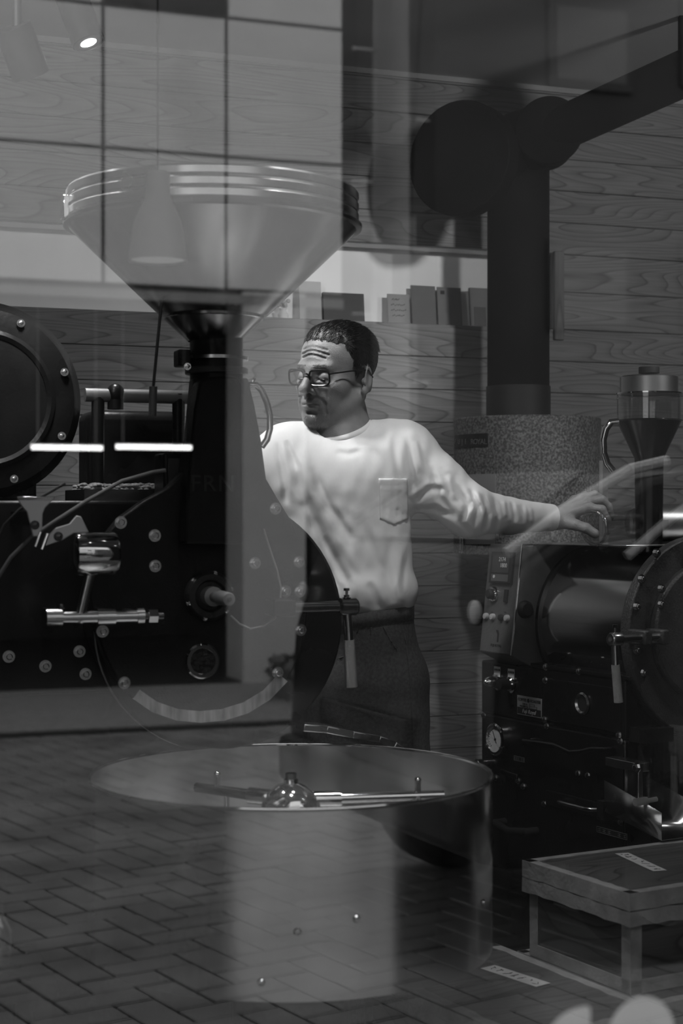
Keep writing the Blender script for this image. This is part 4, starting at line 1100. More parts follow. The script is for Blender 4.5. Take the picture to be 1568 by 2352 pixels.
# round pull on the box side
pq = sy(1197, 1400, y0_ - 0.001)
build(MB().lathe([(0.0005, 0.012), (0.014, 0.012), (0.020, 0.006), (0.021, 0.0)], (pq.x + 0.01, y0_, pq.z), (0, -1, 0), n=28), 'side_knob', M_RUBBER, ctl)

# drum, flanges and front plate
XL = 0.012; RD = 0.178
ydr = RS.x(1232, 1430, XL).y; zcd = RS.x(1232, 1432, XL).z; xcd = XL + RD
build(MB().lathe([(0.0005, 0), (RD, 0), (RD, ydr), (0.0005, ydr)], (xcd, 0.0, zcd), (0, 1, 0), n=96), 'drum', mat('oiled drum steel', 0.45, 0.11, 1.0, var=0.10, vscale=8, rvar=0.03, stretch=(1, 0.2, 1)), sml)
for y_ in (ydr - 0.012, 0.0):
    build(MB().lathe([(RD - 0.001, 0), (RD + 0.006, 0.0), (RD + 0.006, 0.010), (RD - 0.001, 0.010)], (xcd, y_, zcd), (0, 1, 0), n=96, closed=True), 'drum_band', M_DARKSTEEL, sml)
th = [i * 2 * math.pi / 72 for i in range(72)]
RP = 0.205
pl = [(xcd + RP * math.cos(t), zcd + RP * math.sin(t) * (1.0 if math.sin(t) > 0 else 1.12)) for t in th]
build(MB().prism(pl, XZy, -0.030, -0.0005), 'front_plate', M_CASTGREY, sml, bevel=0.004, angle=25)
pl2 = [(xcd + 0.15 * math.cos(t), zcd + 0.15 * math.sin(t)) for t in th]
door = build(MB().prism(pl2, XZy, -0.052, -0.030), 'drum_door', M_CASTGREY, sml, bevel=0.006, angle=25)
build(MB().lathe([(0.02, 0), (0.045, 0.0), (0.045, 0.012), (0.03, 0.018), (0.0005, 0.018)], (xcd, -0.052, zcd - 0.05), (0, -1, 0), n=40), 'sampler_boss', M_CASTGREY, door)
colz = MB().prism([(xcd - 0.055, zcd + 0.03), (xcd + 0.055, zcd + 0.03), (xcd + 0.04, zcd + 0.23), (xcd - 0.04, zcd + 0.23)], XZy, -0.07, -0.03); build(colz, 'chute_column', M_CASTGREY, sml, bevel=0.005)
pb3 = bolt_proto((0, -1, 0), 0.0075, 0.008)
put_bolts(sml, pb3, M_STEEL, [Vector((sy(a_, b_, -0.03).x, -0.03, sy(a_, b_, -0.03).z)) for a_, b_ in ((1472, 1330), (1461, 1393), (1461, 1494), (1478, 1545), (1506, 1270))])
put_bolts(door, pb3, M_STEEL, [Vector((sy(a_, b_, -0.052).x, -0.052, sy(a_, b_, -0.052).z)) for a_, b_ in ((1517, 1352), (1517, 1388))])
# door lever
yv_ = -0.075
r0_ = sy(1500, 1464, yv_); r1_ = sy(1412, 1464, yv_)
build(MB().cyl((r0_.x + 0.03, yv_, r0_.z), (r1_.x, yv_, r0_.z), 0.0085, n=20), 'lever_rod', M_STEEL, sml)
for px_ in (1480, 1520):
    q = sy(px_, 1464, yv_); build(MB().box((q.x - 0.010, yv_ - 0.014, r0_.z - 0.016), (q.x + 0.010, -0.03, r0_.z + 0.016)), 'lever_bearing', M_CASTGREY, sml, bevel=0.004)
lh = build(MB().lathe([(0.006, 0), (0.012, 0), (0.0145, 0.004), (0.0145, 0.026), (0.0005, 0.026)], (r1_.x - 0.013, yv_, r0_.z), (1, 0, 0), n=28), 'lever_head', M_STEEL, sml)
build(MB().cyl((r1_.x, yv_, r0_.z + 0.012), (r1_.x, yv_, r0_.z + 0.030), 0.003, n=10).cyl((r1_.x, yv_, r0_.z + 0.024), (r1_.x, yv_, r0_.z + 0.030), 0.0055, n=6), 'lever_bolt', M_CHROME, lh)
g0 = sy(1411, 1475, yv_); g1 = sy(1413, 1527, yv_); g2 = sy(1420, 1613, yv_)
build(MB().cyl(g0, g1, 0.007, n=20), 'lever_stem', M_CHROME, sml)
build(MB().cyl(g1, g2, 0.0088, 0.0095, n=28), 'lever_grip', M_KNURL, sml)
# discharge: clear chute jar, bracket and steel scoop on the front
fx = sy(1540, 1760, -0.11)
build(MB().lathe([(0.085, 0), (0.086, 0.0), (0.086, 0.17), (0.088, 0.174), (0.084, 0.174), (0.084, 0.002)], (fx.x + 0.02, -0.11, fx.z - 0.10), n=48, closed=True), 'clear_sleeve', M_LENS, sml)
build(MB().box((fx.x - 0.02, -0.05, fx.z + 0.04), (fx.x + 0.06, 0.0, fx.z + 0.07)), 'sleeve_bracket', M_BLACK, sml)
s0 = sy(1466, 1870, -0.13); s1 = sy(1562, 1905, -0.13); s2 = sy(1466, 1822, -0.13)
sc = MB(); w0, w1 = s0.x, s1.x; zb0 = s1.z; hgt = 0.065
sc.add([(w0, -0.20, zb0), (w1, -0.20, zb0 + 0.0), (w1, -0.02, zb0 + 0.03), (w0, -0.02, zb0 + 0.03)], [(0, 1, 2, 3)])
sc.add([(w0, -0.20, zb0), (w0, -0.02, zb0 + 0.03), (w0, -0.02, zb0 + 0.03 + hgt), (w0, -0.16, zb0 + hgt), (w0, -0.20, zb0 + hgt * 0.85)], [(0, 1, 2, 3, 4)])
sc.add([(w1, -0.20, zb0), (w1, -0.02, zb0 + 0.03), (w1, -0.02, zb0 + 0.03 + hgt), (w1, -0.16, zb0 + hgt), (w1, -0.20, zb0 + hgt * 0.85)], [(4, 3, 2, 1, 0)])
o = build(sc, 'discharge_scoop', M_STEEL, sml); so = o.modifiers.new('thickness', 'SOLIDIFY'); so.thickness = 0.0015
build(MB().box((w0 - 0.004, -0.022, zb0 + 0.01), (w1 + 0.004, 0.0, zb0 + 0.05)), 'scoop_mount', M_BLACK, sml)
q = sy(1462, 1762, -0.10)
build(MB().box((q.x, -0.105, q.z - 0.085), (q.x + 0.012, -0.10, q.z + 0.008)).box((q.x - 0.002, -0.105, q.z - 0.01), (q.x + 0.03, 0.0, q.z + 0.008)), 'gate_bracket', M_STEEL, sml, bevel=0.001)
build(hexbolt(MB(), (q.x, -0.102, q.z), (-1, 0, 0), 0.008, 0.010), 'gate_bolt', M_CHROME, sml)
q = sy(1458, 1843, -0.15); q2 = sy(1520, 1835, -0.15)
build(MB().cyl((q.x, -0.15, q.z), (q.x + 0.03, -0.15, q.z + 0.001), 0.008, n=18).cyl((q.x + 0.03, -0.15, q.z), (w0 + 0.03, -0.15, q.z + 0.002), 0.005, n=14), 'gate_handle', M_KNURL, sml)

# hopper: steel lid, glass ring, dark cone above the drum
hc = RS.at(1490, 930, 3.62); 
zg0 = RS.at(1490, 966, 3.62).z; zg1 = RS.at(1490, 906, 3.62).z; rg = 73 * 3.62 / F
zl1 = RS.at(1490, 864, 3.62).z; rl_ = 66 * 3.62 / F; zk = RS.at(1490, 843, 3.62).z
hq = build(MB().lathe([(0.03, zcd + RD - 0.01), (0.032, zg0 - 0.085), (rg, zg0 - 0.002), (rg + 0.004, zg0), (rg, zg0 + 0.002)], (hc.x, hc.y, 0), n=56), 'hopper_cone', M_DARKSTEEL, sml, angle=25)
build(MB().lathe([(rg - 0.002, zg0), (rg, zg0), (rg, zg1 - 0.012), (rg + 0.002, zg1 - 0.010), (rg, zg1 - 0.008), (rg, zg1), (rg - 0.002, zg1)], (hc.x, hc.y, 0), n=64, closed=True), 'glass_ring', M_GLASSWARE, hq)
build(MB().lathe([(rg - 0.001, zg1), (rg + 0.002, zg1), (rg + 0.002, zg1 + 0.003), (rg - 0.001, zg1 + 0.003)], (hc.x, hc.y, 0), n=64, closed=True), 'ring_rim', M_CHROME, hq)
lid = build(MB().lathe([(0.0005, zl1), (rl_ - 0.003, zl1), (rl_, zl1 - 0.003), (rl_, zg1 + 0.002), (0.0005, zg1 + 0.002)], (hc.x, hc.y, 0), n=56), 'hopper_lid', mat('satin steel lid', 0.4, 0.35, 1.0), sml, angle=30)
build(MB().lathe([(0.0005, zk), (0.022, zk), (0.023, zk - 0.002), (0.023, zk - 0.014), (0.012, zk - 0.016), (0.012, zl1)], (hc.x, hc.y, 0), n=32), 'lid_knob', M_RUBBER, lid, angle=30)
ha = [RS.at(a_, b_, 3.58) for a_, b_ in ((1420, 968), (1403, 970), (1391, 985), (1385, 1010), (1386, 1040), (1394, 1065), (1408, 1082))]
build(MB().tube(ha, 0.008, n=12), 'hopper_handle', M_CHROME, sml)
a = RS.at(1386, 1058, 3.75); b = RS.at(1386, 1300, 3.75)
build(MB().box((a.x - 0.009, a.y - 0.006, zcd + RD - 0.03), (a.x + 0.009, a.y + 0.006, a.z)), 'stay_strip', mat('pale strip', 0.35, 0.5), sml, bevel=0.001)
# top tray over the drum
ta = RS.at(1215, 1243, 3.80); 
build(MB().box((0.02, 0.02, zcd + RD + 0.004), (0.30, ydr + 0.02, zcd + RD + 0.008)), 'top_tray', M_STEEL, sml, bevel=0.001)

# ================================================================== chaff collector and exhaust duct
ccp = cam(1210, 1000, 4.2)
colr = thing('chaff_collector', 'mottled grey metal chaff collector barrel behind the outstretched arm', 'chaff collector', (ccp.x, ccp.y, 0), -YAW)
rc = 168 * 4.2 / F; zt1 = CZ - (962 - CY) / F * 4.2; zb1 = CZ - (1274 - CY) / F * 4.2
def mat_speckle():
    m, nt, b, N, L = nodes_of('mottled galvanised')
    tc = N.new('ShaderNodeTexCoord'); vo = N.new('ShaderNodeTexNoise'); vo.inputs['Scale'].default_value = 170; vo.inputs['Detail'].default_value = 3
    L.new(tc.outputs['Object'], vo.inputs['Vector'])
    n2 = N.new('ShaderNodeTexNoise'); n2.inputs['Scale'].default_value = 6; L.new(tc.outputs['Object'], n2.inputs['Vector'])
    r = N.new('ShaderNodeValToRGB'); r.color_ramp.elements[0].position = 0.40; r.color_ramp.elements[0].color = g3(0.06); r.color_ramp.elements[1].position = 0.66; r.color_ramp.elements[1].color = g3(0.22)
    L.new(vo.outputs['Fac'], r.inputs[0]); L.new(r.outputs[0], b.inputs['Base Color'])
    b.inputs['Roughness'].default_value = 0.5; b.inputs['Metallic'].default_value = 0.25
    return m
build(MB().lathe([(0.0005, 0), (rc * 0.5, 0.0), (rc, 0.004), (rc, zt1 - zb1 - 0.004), (rc - 0.003, zt1 - zb1), (0.0005, zt1 - zb1)], (0, 0, zb1), n=96), 'barrel', mat_speckle(), colr, angle=30)
build(MB().lathe([(0.05, 0), (rc * 0.5, 0.10)], (0, 0, zb1 - 0.10), n=40).cyl((0, 0, 0), (0, 0, zb1 - 0.099), 0.05, n=28), 'outlet_pipe', M_BLACK, colr)
def on_barrel(px, py, lift=0.0):
    x = (px - 1210) * (4.2 - rc * 0.7) / F; x = max(-rc * 0.98, min(rc * 0.98, x)); y = -math.sqrt(rc * rc - x * x)
    dd = 4.2 + y; x = (px - 1210) / F * dd + (1210 - CX) / F * (dd - 4.2); x = max(-rc * 0.985, min(rc * 0.985, x)); y = -math.sqrt(rc * rc - x * x)
    nrm_ = Vector((x, y, 0)).normalized()
    return Vector((x, y, CZ - (py - CY) / F * (4.2 + y))) + nrm_ * lift, nrm_
def barrel_patch(pa, pb, lift, name, m, parent=colr, r=0.0):
    """a sheet bent round the barrel between two corners"""
    nx = 12; mb = MB(); vs = []
    z1_ = on_barrel(pa[0], pa[1])[0].z; z0_ = on_barrel(pa[0], pb[1])[0].z
    for i in range(nx + 1):
        px_ = pa[0] + (pb[0] - pa[0]) * i / nx
        for zz in (z0_, z1_):
            for lf in (0.0, lift):
                p, n__ = on_barrel(px_, pa[1], lf); vs.append((p.x, p.y, zz))
    fs = []
    for i in range(nx):
        o_ = i * 4; e_ = o_ + 4
        fs += [(o_ + 1, e_ + 1, e_ + 3, o_ + 3), (o_, o_ + 1, e_ + 1, e_), (o_ + 2, o_ + 3, e_ + 3, e_ + 2), (o_, o_ + 2, e_ + 2, e_)]
    fs += [(0, 1, 3, 2), (nx * 4, nx * 4 + 1, nx * 4 + 3, nx * 4 + 2)]
    mb.add(vs, fs); return build(mb, name, m, parent, bevel=0.0008)
bp_ = barrel_patch((1046, 1000), (1122, 1030), 0.004, 'badge', M_BLACK)
for i, ch in enumerate('FUJI ROYAL'):
    if ch == ' ': continue
    p, n__ = on_barrel(1051 + i * 7.4, 1015, 0.0042)
    me = text_mesh(ch, 0.019, 0.0004); place_text(me, 'letter', mat('badge letters', 0.12, 0.4), bp_, p, Vector((-n__.y, n__.x, 0)), (0, 0, 1))
dr = barrel_patch((1072, 1090), (1140, 1250), 0.004, 'hatch', mat('grey hatch', 0.13, 0.45, 0.2))
p, n__ = on_barrel(1069, 1080, 0.008)
z0_ = on_barrel(1069, 1272)[0].z
build(MB().cyl((p.x, p.y, z0_ + 0.002), (p.x, p.y, p.z), 0.004, n=12).cyl((p.x, p.y, p.z - 0.004), (p.x, p.y, p.z), 0.009, n=16).cyl((p.x, p.y, z0_ + 0.002), (p.x, p.y, z0_ + 0.006), 0.009, n=16).cyl((p.x, p.y, z0_ + 0.01), (p.x, p.y, z0_ + 0.06), 0.0065, n=16), 'hinge_rod', M_STEEL, colr)

dq = cam(1190, 500, 4.2)
duct = thing('exhaust_duct', 'thick matt black exhaust duct with elbow rising from the mottled barrel', 'duct', (dq.x, dq.y, 0), -YAW)
def du(px, py, d=4.2):
    return Vector(((px - CX) / F * d - (1190 - CX) / F * 4.2, d - 4.2, CZ - (py - CY) / F * d))
rdp = 71 * 4.2 / F
build(MB().cyl((0, 0, zt1 + 0.0005), (0, 0, du(1190, 300).z), rdp, n=56), 'riser', M_MATTEBLACK, duct)
zj = du(1190, 888).z
build(MB().cyl((0, 0, zt1 + 0.0005), (0, 0, zj), rdp + 0.003, n=56), 'slip_joint', mat('dark duct joint', 0.006, 0.6), duct)
A_ = du(1052, 362, 4.02); B_ = du(1255, 310, 4.10)
ax_ = (B_ - A_).normalized()
big_r = 132 * 4.02 / F; sm_r = 75 * 4.1 / F
fan_axis = Vector((-0.55, -0.83, 0.0)).normalized()
build(MB().lathe([(0.0005, 0.0), (big_r - 0.003, 0.0), (big_r, 0.003), (big_r, 0.05), (big_r - 0.02, 0.055), (0.0005, 0.055)], A_, -fan_axis, n=72), 'fan_disc', M_MATTEBLACK, duct, angle=30)
build(MB().cyl(A_ - fan_axis * 0.05, Vector((0, 0, B_.z - 0.01)), big_r * 0.62, rdp, n=48), 'reducer', M_MATTEBLACK, duct)
build(MB().cyl(Vector((0, 0, B_.z)), B_, sm_r * 1.0, sm_r, n=48), 'elbow', M_MATTEBLACK, duct)
build(MB().lathe([(0.0005, 0.0), (sm_r + 0.001, 0.0), (sm_r + 0.001, 0.02), (0.0005, 0.02)], B_ + Vector((0.0, -0.06, 0)), (0.1, 1, 0), n=56).cyl(B_ + Vector((0, -0.041, 0)), B_ + Vector((0, 0.05, 0)), sm_r * 0.97, n=40), 'elbow_cap', M_MATTEBLACK, duct)
E_ = du(1700, 110, 3.75)
build(MB().cyl(B_, E_, 0.055, 0.055, n=40), 'branch', M_MATTEBLACK, duct)
E2 = du(1568, 168, 3.87)
hg = MB(); hg.box((E2.x - 0.01, E2.y - 0.01, E2.z), (E2.x + 0.01, E2.y + 0.01, ZC)); build(hg, 'hanger', M_MATTEBLACK, duct)

# ================================================================== crates
CRc = cam(1448, 2285, 2.825)
CRF = Frame((CRc.x, CRc.y, 0), RZ)
ZL = 0.42
M_CRATE = mat_wood('dark cedar crate', 0.075, 0.018, freq=6, sx=2.2, sz=9, along='X', lines=0.5, knots=False, rough=0.7)
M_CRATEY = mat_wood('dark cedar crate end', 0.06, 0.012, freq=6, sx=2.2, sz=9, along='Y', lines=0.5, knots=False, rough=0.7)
M_TAPE = mat('worn paper tape', 0.27, 0.75, var=0.22, vscale=25, bump=0.4, bscale=120)
def crate(name_, label, x0, x1, y0, y1, z0, z1, lid_h, over, slip=None):
    L_ = CRF.M @ Vector(((x0 + x1) / 2, (y0 + y1) / 2, z0))
    t = thing('tea_crate', label, 'crate', L_, RZ, 'tea crates by the small roaster')
    hx_, hy_, H = (x1 - x0) / 2, (y1 - y0) / 2, z1 - z0
    zl_ = H - lid_h
    e = over
    bx = hx_ - e; by = hy_ - e; th_ = 0.010
    for (a, b, m_) in (((-bx, -by, 0), (bx, -by + th_, zl_ + 0.02), M_CRATE), ((-bx, by - th_, 0), (bx, by, zl_ + 0.02), M_CRATE), ((-bx, -by + th_, 0), (-bx + th_, by - th_, zl_ + 0.02), M_CRATEY), ((bx - th_, -by + th_, 0), (bx, by - th_, zl_ + 0.02), M_CRATEY)):
        build(MB().box(a, b), 'side_board', m_, t)
    build(MB().box((-bx + th_, -by + th_, 0.0), (bx - th_, by - th_, 0.012)), 'bottom_board', M_CRATE, t)
    lid_ = build(MB().box((-hx_, -hy_, zl_), (hx_, hy_, H)), 'lid', M_CRATE, t, bevel=0.003)
    tp_ = MB(); w_ = 0.024; s_ = 0.0012
    # tape along the edges of the box
    for sx_ in (-1, 1):
        for sy_ in (-1, 1):
            tp_.box((sx_ * (bx + s_), sy_ * (by + s_), 0), (sx_ * (bx - w_), sy_ * (by - 0.0), zl_ - 0.001)); tp_.box((sx_ * (bx + s_), sy_ * (by + s_), 0), (sx_ * bx, sy_ * (by - w_), zl_ - 0.001))
    for sy_ in (-1, 1): tp_.box((-bx, sy_ * by, 0), (bx, sy_ * (by + s_), w_))
    for sx_ in (-1, 1): tp_.box((sx_ * bx, -by, 0), (sx_ * (bx + s_), by, w_))
    build(tp_, 'edge_tape', M_TAPE, t, bevel=0.0005)
    # lid tape: irregular, slightly lifted strips round the rim in two bands, with torn ends
    r_ = random.Random(len(label))
    lt_ = MB()
    for (fx_, fy_, ln, ax0) in ((0, -1, hx_, 'x'), (0, 1, hx_, 'x'), (-1, 0, hy_, 'y'), (1, 0, hy_, 'y')):
        for (za, zb__) in ((zl_ + 0.001, zl_ + lid_h * 0.46), (zl_ + lid_h * 0.50, H + 0.001)):
            n = 14; vs = []; fs = []
            for i in range(n + 1):
                u = -ln - s_ + 2 * (ln + s_) * i / n
                jj = [r_.uniform(-0.0016, 0.0016) for _ in range(2)]
                for (dz, of) in ((za + jj[0], 0.0), (za + jj[0], s_ + 0.0012 * r_.random()), (zb__ + (jj[1] if zb__ < H else 0), s_), (zb__ + (jj[1] if zb__ < H else 0), 0.0)):
                    vs.append((u, fy_ * (hy_ + of), dz) if ax0 == 'x' else (fx_ * (hx_ + of), u, dz))
            for i in range(n):
                for k in range(4):
                    fs.append((i * 4 + k, i * 4 + (k + 1) % 4, i * 4 + 4 + (k + 1) % 4, i * 4 + 4 + k))
            fs += [(0, 1, 2, 3), (n * 4, n * 4 + 1, n * 4 + 2, n * 4 + 3)]
            lt_.add(vs, fs)
    for (fx_, fy_, ln, ax0) in ((0, -1, hx_, 'x'), (0, 1, hx_, 'x'), (-1, 0, hy_, 'y'), (1, 0, hy_, 'y')):
        n = 16; vs = []; fs = []
        for i in range(n + 1):
            u = -ln + 2 * ln * i / n; w2 = 0.02 + r_.uniform(-0.003, 0.003)
            for (of, hh_) in ((0.0, 0.0012), (w2, 0.0012), (w2, 0.0), (0.0, 0.0)):
                vs.append((u, fy_ * (hy_ - of), H + hh_) if ax0 == 'x' else (fx_ * (hx_ - of), u, H + hh_))
        for i in range(n):
            for k in range(4):
                fs.append((i * 4 + k, i * 4 + (k + 1) % 4, i * 4 + 4 + (k + 1) % 4, i * 4 + 4 + k))
        fs += [(0, 1, 2, 3), (n * 4, n * 4 + 1, n * 4 + 2, n * 4 + 3)]
        lt_.add(vs, fs)
    build(lt_, 'lid_tape', M_TAPE, lid_, angle=20)
    if slip:
        cx0, cy0, rot_, ln, wd = slip
        R = Matrix.Rotation(rot_, 3, 'Z'); c_ = Vector((cx0 - (x0 + x1) / 2, cy0 - (y0 + y1) / 2, H + 0.0014))
        sl = build(MB().obox(c_, R @ Vector((1, 0, 0)), R @ Vector((0, 1, 0)), (0, 0, 1), ln / 2, wd / 2, 0.0004), 'paper_slip', mat('white slip', 0.55, 0.8, var=0.1, vscale=40), t)
        mk = MB()
        for i in range(7):
            u = -ln * 0.4 + ln * 0.8 * i / 6
            for k in range(3):
                a_ = Vector((u + r_.uniform(-.004, .004), r_.uniform(-wd * .3, wd * .3), 0)); b_ = Vector((u + r_.uniform(-.007, .007), r_.uniform(-wd * .3, wd * .3), 0))
                if (b_ - a_).length > 0.002: mk.bar(c_ + R @ a_ + Vector((0, 0, 0.0005)), c_ + R @ b_ + Vector((0, 0, 0.0005)), 0.0016, 0.0006)
        build(mk, 'slip_writing', M_INK, sl)
    return t
far = CRF.z(1236, 2190, ZL)
topz = cam(1448, 2050, 2.825).z
sl1 = CRF.z(1470, 1981, topz); sl1b = CRF.z(1425, 1960, topz); sl1c = CRF.z(1512, 2000, topz)
a1 = math.atan2(sl1c.y - sl1b.y, sl1c.x - sl1b.x)
crate('a', 'dark cedar tea crate with taped lid and paper slip, topmost by the small roaster', -0.010, 0.40, -0.010, far.y + 0.01, ZL, topz, 0.058, 0.010, (sl1.x, sl1.y, a1, (sl1c - sl1b).length, 0.028))
eR = CRF.z(1300, 2227, ZL).x; eL = CRF.z(1035, 2316, ZL).x; eF = CRF.z(1143, 2166, ZL).y
s2c = CRF.z(1182, 2243, ZL); s2a = CRF.z(1118, 2222, ZL); s2b = CRF.z(1246, 2264, ZL)
a2 = math.atan2(s2b.y - s2a.y, s2b.x - s2a.x)
crate('b', 'low tea crate with a torn paper slip, pushed under the steel cooling bin', eL, min(eR, -0.013), eF - 0.50, eF, 0.0, ZL, 0.05, 0.008, (s2c.x, s2c.y, a2, (s2b - s2a).length, 0.036))
crate('c', 'taped tea crate standing on the floor beneath the topmost crate', 0.0, 0.44, -0.06, far.y + 0.04, 0.0, ZL - 0.003, 0.05, 0.008)

# ================================================================== cards and books on the niche sill
YN = YW + 0.048
def card(name, label, cat, x0, x1, ytop, ybot, v, tilt=6, th=0.004, tl=0.0):
    a = onY(x0, ybot, YN); b = onY(x1, ybot, YN); t_ = onY((x0 + x1) / 2, ytop, YN)
    wdt = b.x - a.x; h = t_.z - zb
    o = thing(name, label, cat, ((a.x + b.x) / 2, YN, zb + 0.0015), 0, 'cards and books in the niche')
    R = Matrix.Rotation(math.radians(-tilt), 3, 'X')
    m_ = mat('card %.2f' % v, v, 0.6, var=0.05, vscale=30)
    bd = build(MB().obox(R @ Vector((0, 0, h / 2)), R @ Vector((1, 0, 0)), R @ Vector((0, 1, 0)), R @ Vector((tl, 0, 1)), wdt / 2, th / 2, h / 2), 'cover', m_, o, bevel=0.0008)
    return o, R, wdt, h
card('greeting_card', 'pale upright card at the foot of the funnel in the niche', 'card', 688, 739, 646, 735, 0.34)
card('photo_book', 'dark square book leaning in the niche above the man\'s head', 'book', 742, 836, 674, 737, 0.045, th=0.012)
o, R, wdt, h = card('note_card', 'small card with handwritten lines in the niche', 'card', 891, 942, 676, 740, 0.22)
wr = MB()
for i, (u0, u1) in enumerate(((-0.3, 0.05), (-0.35, 0.3), (-0.35, 0.35), (-0.3, 0.25))):
    zz = h * (0.8 - 0.18 * i)
    for k in range(8):
        ua = u0 + (u1 - u0) * k / 8; ub = ua + (u1 - u0) / 12
        wr.bar(R @ Vector((ua * wdt, -0.0026, zz + (k % 2) * 0.002)), R @ Vector((ub * wdt, -0.0026, zz + ((k + 1) % 3) * 0.002)), 0.0008, 0.0022)
build(wr, 'handwriting', M_INK, o)
card('menu_card', 'taller of two grey cards side by side in the niche', 'card', 946, 1002, 656, 741, 0.15)
o, R, wdt, h = card('menu_card', 'grey card with a small round mark, beside the taller card', 'card', 1006, 1061, 660, 742, 0.17)
build(MB().obox(R @ Vector((-wdt * 0.28, -0.0026, h * 0.86)), (1, 0, 0), R @ Vector((0, 1, 0)), R @ Vector((0, 0, 1)), 0.006, 0.0004, 0.005), 'round_mark', M_INK, o)
o, R, wdt, h = card('framed_card', 'pale card with a dark picture half hidden by the black duct', 'card', 1080, 1128, 662, 744, 0.22, th=0.01)
build(MB().obox(R @ Vector((-wdt * 0.05, -0.0056, h * 0.27)), (1, 0, 0), R @ Vector((0, 1, 0)), R @ Vector((0, 0, 1)), wdt * 0.28, 0.0004, h * 0.24), 'picture', mat('dark print', 0.06, 0.5), o)
fv = onY(650, 735, YN)
vs_ = thing('bud_vase', 'tiny vase of flowers in the niche at the edge of the funnel', 'vase', (fv.x, YN, zb + 0.0005))
build(MB().lathe([(0.0005, 0), (0.012, 0), (0.015, 0.012), (0.008, 0.024), (0.010, 0.03)], n=24), 'vase', M_WHITE, vs_)
fm = MB(); r_ = random.Random(5)
for i in range(9): fm.sphere((r_.uniform(-.018, .018), r_.uniform(-.01, .01), 0.036 + r_.uniform(0, .016)), 0.006, nu=8, nv=6)
build(fm, 'blossom', mat('pale petals', 0.5, 0.7), vs_)

# ================================================================== lamps
def spot_light(name, parent, loc, direction, watts, size, blend=0.6, rad=0.05):
    ld = bpy.data.lights.new(name, 'SPOT'); ld.energy = watts; ld.spot_size = math.radians(size); ld.spot_blend = blend; ld.shadow_soft_size = rad
    o = bpy.data.objects.new(name, ld); COL.objects.link(o); o.parent = parent
    o.location = loc; o.rotation_euler = Vector(direction).to_track_quat('-Z', 'Y').to_euler()
    return o
M_LAMPBODY = mat('dark lamp housing', 0.05, 0.4)
def track_spot(label, mouth, tail, watts, size, lit=True):
    mouth, tail = Vector(mouth), Vector(tail); d = (mouth - tail).normalized()
    base = Vector((tail.x, tail.y, ZC))
    t = thing('track_spotlight', label, 'spotlight', base, 0, 'cylinder spotlights on the ceiling')
    m0, t0_ = mouth - base, tail - base
    r = 0.034
    build(MB().lathe([(0.0005, 0), (r, 0), (r, (m0 - t0_).length - 0.001), (r - 0.003, (m0 - t0_).length), (r - 0.004, (m0 - t0_).length - 0.004)], t0_, d, n=36), 'housing', M_LAMPBODY, t, angle=30)
    bl = build(MB().disc(m0 - d * 0.0015, d, r * 0.5, n=28), 'lamp_face', M_LAMP if lit else mat('unlit lamp face', 0.5, 0.2), t)
    build(MB().lathe([(r * 0.5, 0.0), (r - 0.004, 0.0), (r - 0.004, 0.001), (r * 0.5, 0.001)], m0 - d * 0.003, d, n=28, closed=True), 'baffle', M_LAMPBODY, t)
    mid_ = t0_.lerp(m0, 0.25)
    st_ = MB(); st_.cyl(mid_ + Vector((0, 0, 0.0)), Vector((mid_.x, mid_.y, 0)), 0.008, n=12); st_.box((mid_.x - 0.03, mid_.y - 0.02, -0.03), (mid_.x + 0.03, mid_.y + 0.02, -0.0005)); build(st_, 'stem', M_LAMPBODY, t)
    if lit: spot_light('spotlight_beam', t, m0 + d * 0.055, d, watts, size)
def C3(px, py, d): return cam(px, py, d)
KEY_W, FILL_W = 46, 40
track_spot('lit cylinder spotlight on the ceiling aimed at the man', C3(204, 100, 3.32), C3(160, -20, 3.335), KEY_W, 75)
track_spot('cylinder spotlight hanging beside the lit one, turned away from the glass', C3(72, 175, 2.9), C3(28, 62, 2.86), FILL_W * 0.9, 95)
track_spot('added off-view cylinder spotlight over the small roaster, above the window head', (2.25, 2.45, 2.18), (2.25, 2.33, 2.36), FILL_W * 0.55, 62)  # extra lamp out of view, added to brighten the small roaster
track_spot('added off-view cylinder spotlight over the cooling bin, above the window head', (0.78, 2.30, 2.20), (0.76, 2.30, 2.36), FILL_W * 0.5, 50)  # unseen fill lamp added over the bin
MAN_W = 25
def aimed(frm, to, L=0.16):
    frm, to = Vector(frm), Vector(to); return frm, frm - (to - frm).normalized() * L
m_, t_ = aimed((2.45, 1.95, 2.27), (2.25, YW, 1.75))
track_spot('added off-view cylinder spotlight above the window washing the cedar wall behind the duct', m_, t_, FILL_W, 75)  # unseen wall-wash lamp, added to lift the right of the boards
m_, t_ = aimed(cam(915, 1176, 2.80) + Vector((0, 0, 2.26 - CZ)), cam(830, 1176, 3.40) + Vector((0, 0, 1.30 - CZ)), 0.12)
track_spot('added off-view cylinder spotlight above the cooling bin aimed at the white shirt', m_, t_, MAN_W, 85)  # added lamp out of view, lights the man from front and above
m_, t_ = aimed((1.72, 1.95, 2.25), (1.64, YW, 1.85))
track_spot('added off-view narrow cylinder spotlight above the window aimed at the cards in the niche', m_, t_, 70, 22)  # unseen lamp put in only to brighten the niche
m_, t_ = aimed((-0.15, 1.95, 2.27), (0.45, YW, 1.75))
track_spot('added off-view cylinder spotlight above the window washing the cedar wall behind the funnel', m_, t_, FILL_W * 0.8, 66)  # second added wall-wash lamp, out of view, for the left of the boards
tk_ = MB(); tk_.box((-0.6, 2.28, ZC - 0.022), (2.9, 2.32, ZC - 0.0005))
tag(build(tk_, 'lighting_track', M_LAMPBODY, None, bevel=0.002), 'straight lighting track under the ceiling for the spotlights', 'track')
